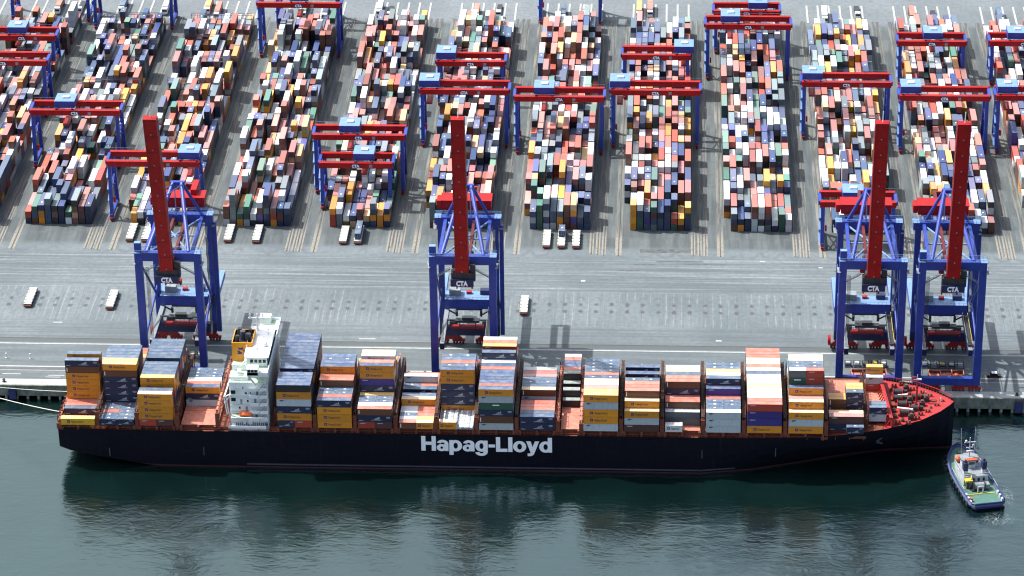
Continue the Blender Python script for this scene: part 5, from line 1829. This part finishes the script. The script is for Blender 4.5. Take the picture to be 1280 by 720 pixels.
hl = MB()
rings = [(tug_outline(.86), -1.2), (tug_outline(.97), .8), (tug_outline(1.0), 1.3), (tug_outline(1.0), 2.6)]
sheer = lambda y: 0.0 if y < 0 else (y / 18) ** 2 * 2.4
for (oa, za), (ob, zb), mt in zip(rings, rings[1:], ('hull_black', 'tug_blue', 'tug_blue')):
    n_ = len(oa)
    for i in range(n_):
        j = (i + 1) % n_
        hl.quad([(*oa[i], za + sheer(oa[i][1]) * (za > 0)), (*oa[j], za + sheer(oa[j][1]) * (za > 0)), (*ob[j], zb + sheer(ob[j][1])), (*ob[i], zb + sheer(ob[i][1]))], mt)
hl.build('hull', tug)
rm = MB()
ol = tug_outline(1.02)
for a, b_ in zip(ol, ol[1:] + ol[:1]):
    rm.tube((*a, 1.9 + sheer(a[1])), (*b_, 1.9 + sheer(b_[1])), .45, 'tug_rim', 8)
    rm.tube((*a, 2.75 + sheer(a[1])), (*b_, 2.75 + sheer(b_[1])), .22, 'tug_blue', 6)
rm.build('fender_rim', tug)
dk = MB()
ol = tug_outline(.965)
half_ = [p for p in ol]
ys = sorted({p[1] for p in ol})
for ya, yb in zip(ys, ys[1:]):
    wa = max(abs(p[0]) for p in ol if p[1] == ya)
    wb = max(abs(p[0]) for p in ol if p[1] == yb)
    dk.quad([(-wa, ya, 1.75 + sheer(ya)), (wa, ya, 1.75 + sheer(ya)), (wb, yb, 1.75 + sheer(yb)), (-wb, yb, 1.75 + sheer(yb))], 'tug_green')
dk.build('deck', tug)
sp_ = MB()
sp_.prism([(-4.2, -4), (4.2, -4), (4.2, 6), (2.8, 11.5), (-2.8, 11.5), (-4.2, 6)], 1.7, 4.9, 'tug_white', 'steel_grey')
for x in (-3.0, -1.2, .6, 2.3):
    sp_.box(x, x + .7, -4.04, -4.0, 3.0, 4.2, 'glass_dark')
sp_.beam((-4.2, -4, 5.9), (4.2, -4, 5.9), .1, .1, 'tug_white').beam((4.2, -4, 5.9), (4.2, 6, 5.9), .1, .1, 'tug_white').beam((-4.2, -4, 5.9), (-4.2, 6, 5.9), .1, .1, 'tug_white')
for y in (-4, -1.5, 1, 3.5, 6):
    sp_.beam((4.2, y, 4.9), (4.2, y, 5.9), .1, .1, 'tug_white').beam((-4.2, y, 4.9), (-4.2, y, 5.9), .1, .1, 'tug_white')
sp_.build('deckhouse', tug)
wh = MB()
oc = [(math.cos(R_(22.5 + 45 * i)) * 3.0, 4.2 + math.sin(R_(22.5 + 45 * i)) * 3.0) for i in range(8)]
wh.prism(oc, 4.9, 6.3, 'tug_white')
wh.prism([(x * .97, 4.2 + (y - 4.2) * .97) for x, y in oc], 6.3, 7.5, 'glass_blue')
wh.prism([(x * 1.08, 4.2 + (y - 4.2) * 1.08) for x, y in oc], 7.5, 7.8, 'tug_white', 'steel_grey')
wh.box(-2.0, 2.0, 1.2, 2.8, 7.8, 8.2, 'tug_orange')
for i, (x, y) in enumerate(oc):
    wh.tube((x, y, 6.3), (x, y, 7.5), .14, 'tug_white', 6)
wh.build('wheelhouse', tug)
for s in (-1, 1):
    f = MB().box(s * 3.2 - .7, s * 3.2 + .7, -2.6, -.9, 4.9, 6.4, 'tug_white').box(s * 3.2 - .75, s * 3.2 + .75, -2.65, -.85, 6.4, 9.2, 'crane_dark_blue').tube((s * 3.2, -1.7, 9.2), (s * 3.2, -1.7, 10.2), .4, 'dark_steel', 8)
    f.build('funnel', tug)
mt_ = MB().tube((0, 4.6, 7.8), (0, 4.6, 15.0), .26, 'tug_white', 8, .16).beam((-1.9, 4.6, 13.2), (1.9, 4.6, 13.2), .3, .3, 'tug_white').beam((-1.2, 4.6, 11.2), (1.2, 4.6, 11.2), .25, .25, 'tug_white')
mt_.box(-1.2, 1.2, 3.6, 4.3, 10.0, 10.4, 'tug_white').tube((0, 4.6, 7.8), (1.2, 3.0, 7.8), .12, 'tug_white', 6).ball((-1.3, 4.6, 13.7), .45, 'tug_white', 10).ball((1.2, 4.6, 12.0), .4, 'tug_white', 10)
mt_.build('mast', tug)
MB().ball((-3.0, 6.8, 5.9), 1.15, 'tug_orange', 12).build('life_raft', tug)
MB().box(-3.9, -3.0, -6.4, -5.4, 1.75, 4.4, 'wood_brown').box(-4.4, -1.9, -6.8, -4.8, 4.4, 5.0, 'tug_yellow').beam((-2.4, -5.8, 5.2), (-2.0, -5.0, 6.0), .3, .3, 'yellow').build('deck_crane', tug)
wn = MB().tube((-1.7, -7.2, 3.1), (1.7, -7.2, 3.1), 1.15, 'steel_grey', 14).tube((-2.0, -7.2, 3.1), (-1.7, -7.2, 3.1), 1.6, 'dark_steel', 14).tube((1.7, -7.2, 3.1), (2.0, -7.2, 3.1), 1.6, 'dark_steel', 14)
wn.box(-2.6, 2.8, -8.6, -5.2, 1.75, 2.3, 'dark_steel').box(2.2, 3.6, -8.2, -6.0, 2.3, 3.8, 'steel_grey').tube((-.9, -9.4, 1.8), (-.9, -9.4, 4.0), .25, 'tug_white', 8).tube((.9, -9.4, 1.8), (.9, -9.4, 4.0), .25, 'tug_white', 8).tube((-.9, -9.4, 4.0), (.9, -9.4, 4.0), .25, 'tug_white', 8)
wn.build('winch', tug)
MB().box(-5.4, 5.4, -10.6, -10.2, 1.76, 1.95, 'tug_yellow').build('deck_stripe', tug)
for s in (-1, 1):
    for y in (-16, -13.6, -11.2):
        MB().box(s * 5.35 - .28, s * 5.35 + .28, y - .55, y + .55, 1.75, 2.9, 'tug_white').build('bulwark_stay', tug)
MB().tube((-4.6, -14.4, 1.75), (-4.6, -14.4, 3.0), .45, 'tug_orange', 10).build('capstan', tug)
for s in (-1, 1):
    MB().tube((s * 2.2, 6.5, 7.8), (s * 2.5, 7.0, 17.5), .06, 'tug_white', 5).build('antenna', tug)
for i in range(9):
    for s in (-1, 1):
        y = -15 + i * 2.9
        xw = 6.1 if y < 5 else (5.6 if y < 8 else 5.1)
        MB().tube((s * xw, y, 1.5 + sheer(y)), (s * (xw + .45), y, 1.5 + sheer(y)), .75, 'tyre', 12).build('tyre_fender', tug)
rr_ = MB()
for s in (-1, 1):
    rr_.beam((s * 5.7, -9.5, 3.9), (s * 5.7, 5, 3.9), .09, .09, 'tug_white')
    for i in range(9):
        rr_.beam((s * 5.7, -9.5 + i * 1.8, 2.6), (s * 5.7, -9.5 + i * 1.8, 3.9), .09, .09, 'tug_white')
rr_.build('hand_rail', tug)
fo = MB().box(-2.0, 2.0, 12.2, 14.0, 2.8, 3.8, 'steel_grey').tube((-1.4, 13.2, 4.2), (1.4, 13.2, 4.2), .8, 'dark_steel', 12)
fo.build('bow_winch', tug)
TUG_POS = (165.6, -57.8, -6.0)
tug.location = TUG_POS
tug.rotation_euler = (0, 0, R_(12.5))
tug.scale = (1.06, 1.04, 1.06)

# ------------------------------------------------------------------ landside: lane islands, trucks, reefer racks
for k_ in range(-7, 7):
    cx = block_x(k_)
    for i in range(6):
        x = cx - 13 + i * 5.2
        structure('lane_kerb', MB().box(x - .45, x + .45, 358, 380, 0, .14, 'concrete'))


def make_truck(col):
    m = MB().box(-1.2, 1.2, -8.6, -6.2, .9, 3.5, 'white_paint').box(-1.15, 1.15, -8.64, -8.6, 2.1, 3.0, 'glass_dark').box(-1.1, 1.1, -6.2, 6.2, 1.0, 1.3, 'dark_steel')
    for y in (-7.6, -4.8, 3.2, 4.5, 5.6):
        for s in (-1, 1):
            m.tube((s * .75, y, .5), (s * 1.2, y, .5), .5, 'tyre', 10)
    if col:
        m.box(-1.21, 1.21, -5.9, 6.2, 1.3, 3.9, cmat('side', col), cmat('roof', col))
    return m


tr = random.Random(5)
COLS = ['white', 'brown', 'navy', 'orange', None, 'gray', 'red', 'steel', None, 'green']
ti = 0
for k_ in range(-6, 6):
    slots = tr.sample(range(5), 2)
    for n_, s in enumerate(sorted(slots)):
        col = COLS[(ti * 3 + 1) % len(COLS)]
        x = block_x(k_) - 10.4 + s * 5.2
        lab = 'white truck with %s behind the %s block from stern side, %s one' % ((CNAME[col] + ' container') if col else 'empty trailer', BLK[k_], 'stern side' if n_ == 0 else 'bow side')
        single('container_truck', make_truck(col), (x, 367 + tr.uniform(-4, 4), 0.02), lab, 'truck', 'trucks waiting behind the container blocks')
        ti += 1

for k_ in (-5, -4):
    for j, s in enumerate((20, 24, 28, 32)):
        y = 132.4 + s * 6.42 - .19
        m = MB()
        cx = block_x(k_)
        for i in range(11):
            x = -14.1 + i * 2.8
            m.box(x - .09, x + .09, -.1, .1, 0, 10.2, 'rack_steel')
        for z in (2.8, 5.4, 8.0, 9.9):
            m.box(-14.4, 14.4, -.16, .16, z - .12, z + .06, 'rack_steel')
        m.box(-14.4, 14.4, -.14, -.08, 10.9, 11.05, 'rack_steel').box(-14.4, 14.4, -.14, -.08, 10.45, 10.57, 'rack_steel')
        single('reefer_rack', m, (cx, y, 0), 'blue grey steel power rack across the %s container block, %s from the river' % (BLK[k_], ORD[j]), 'rack', 'steel racks between the containers')
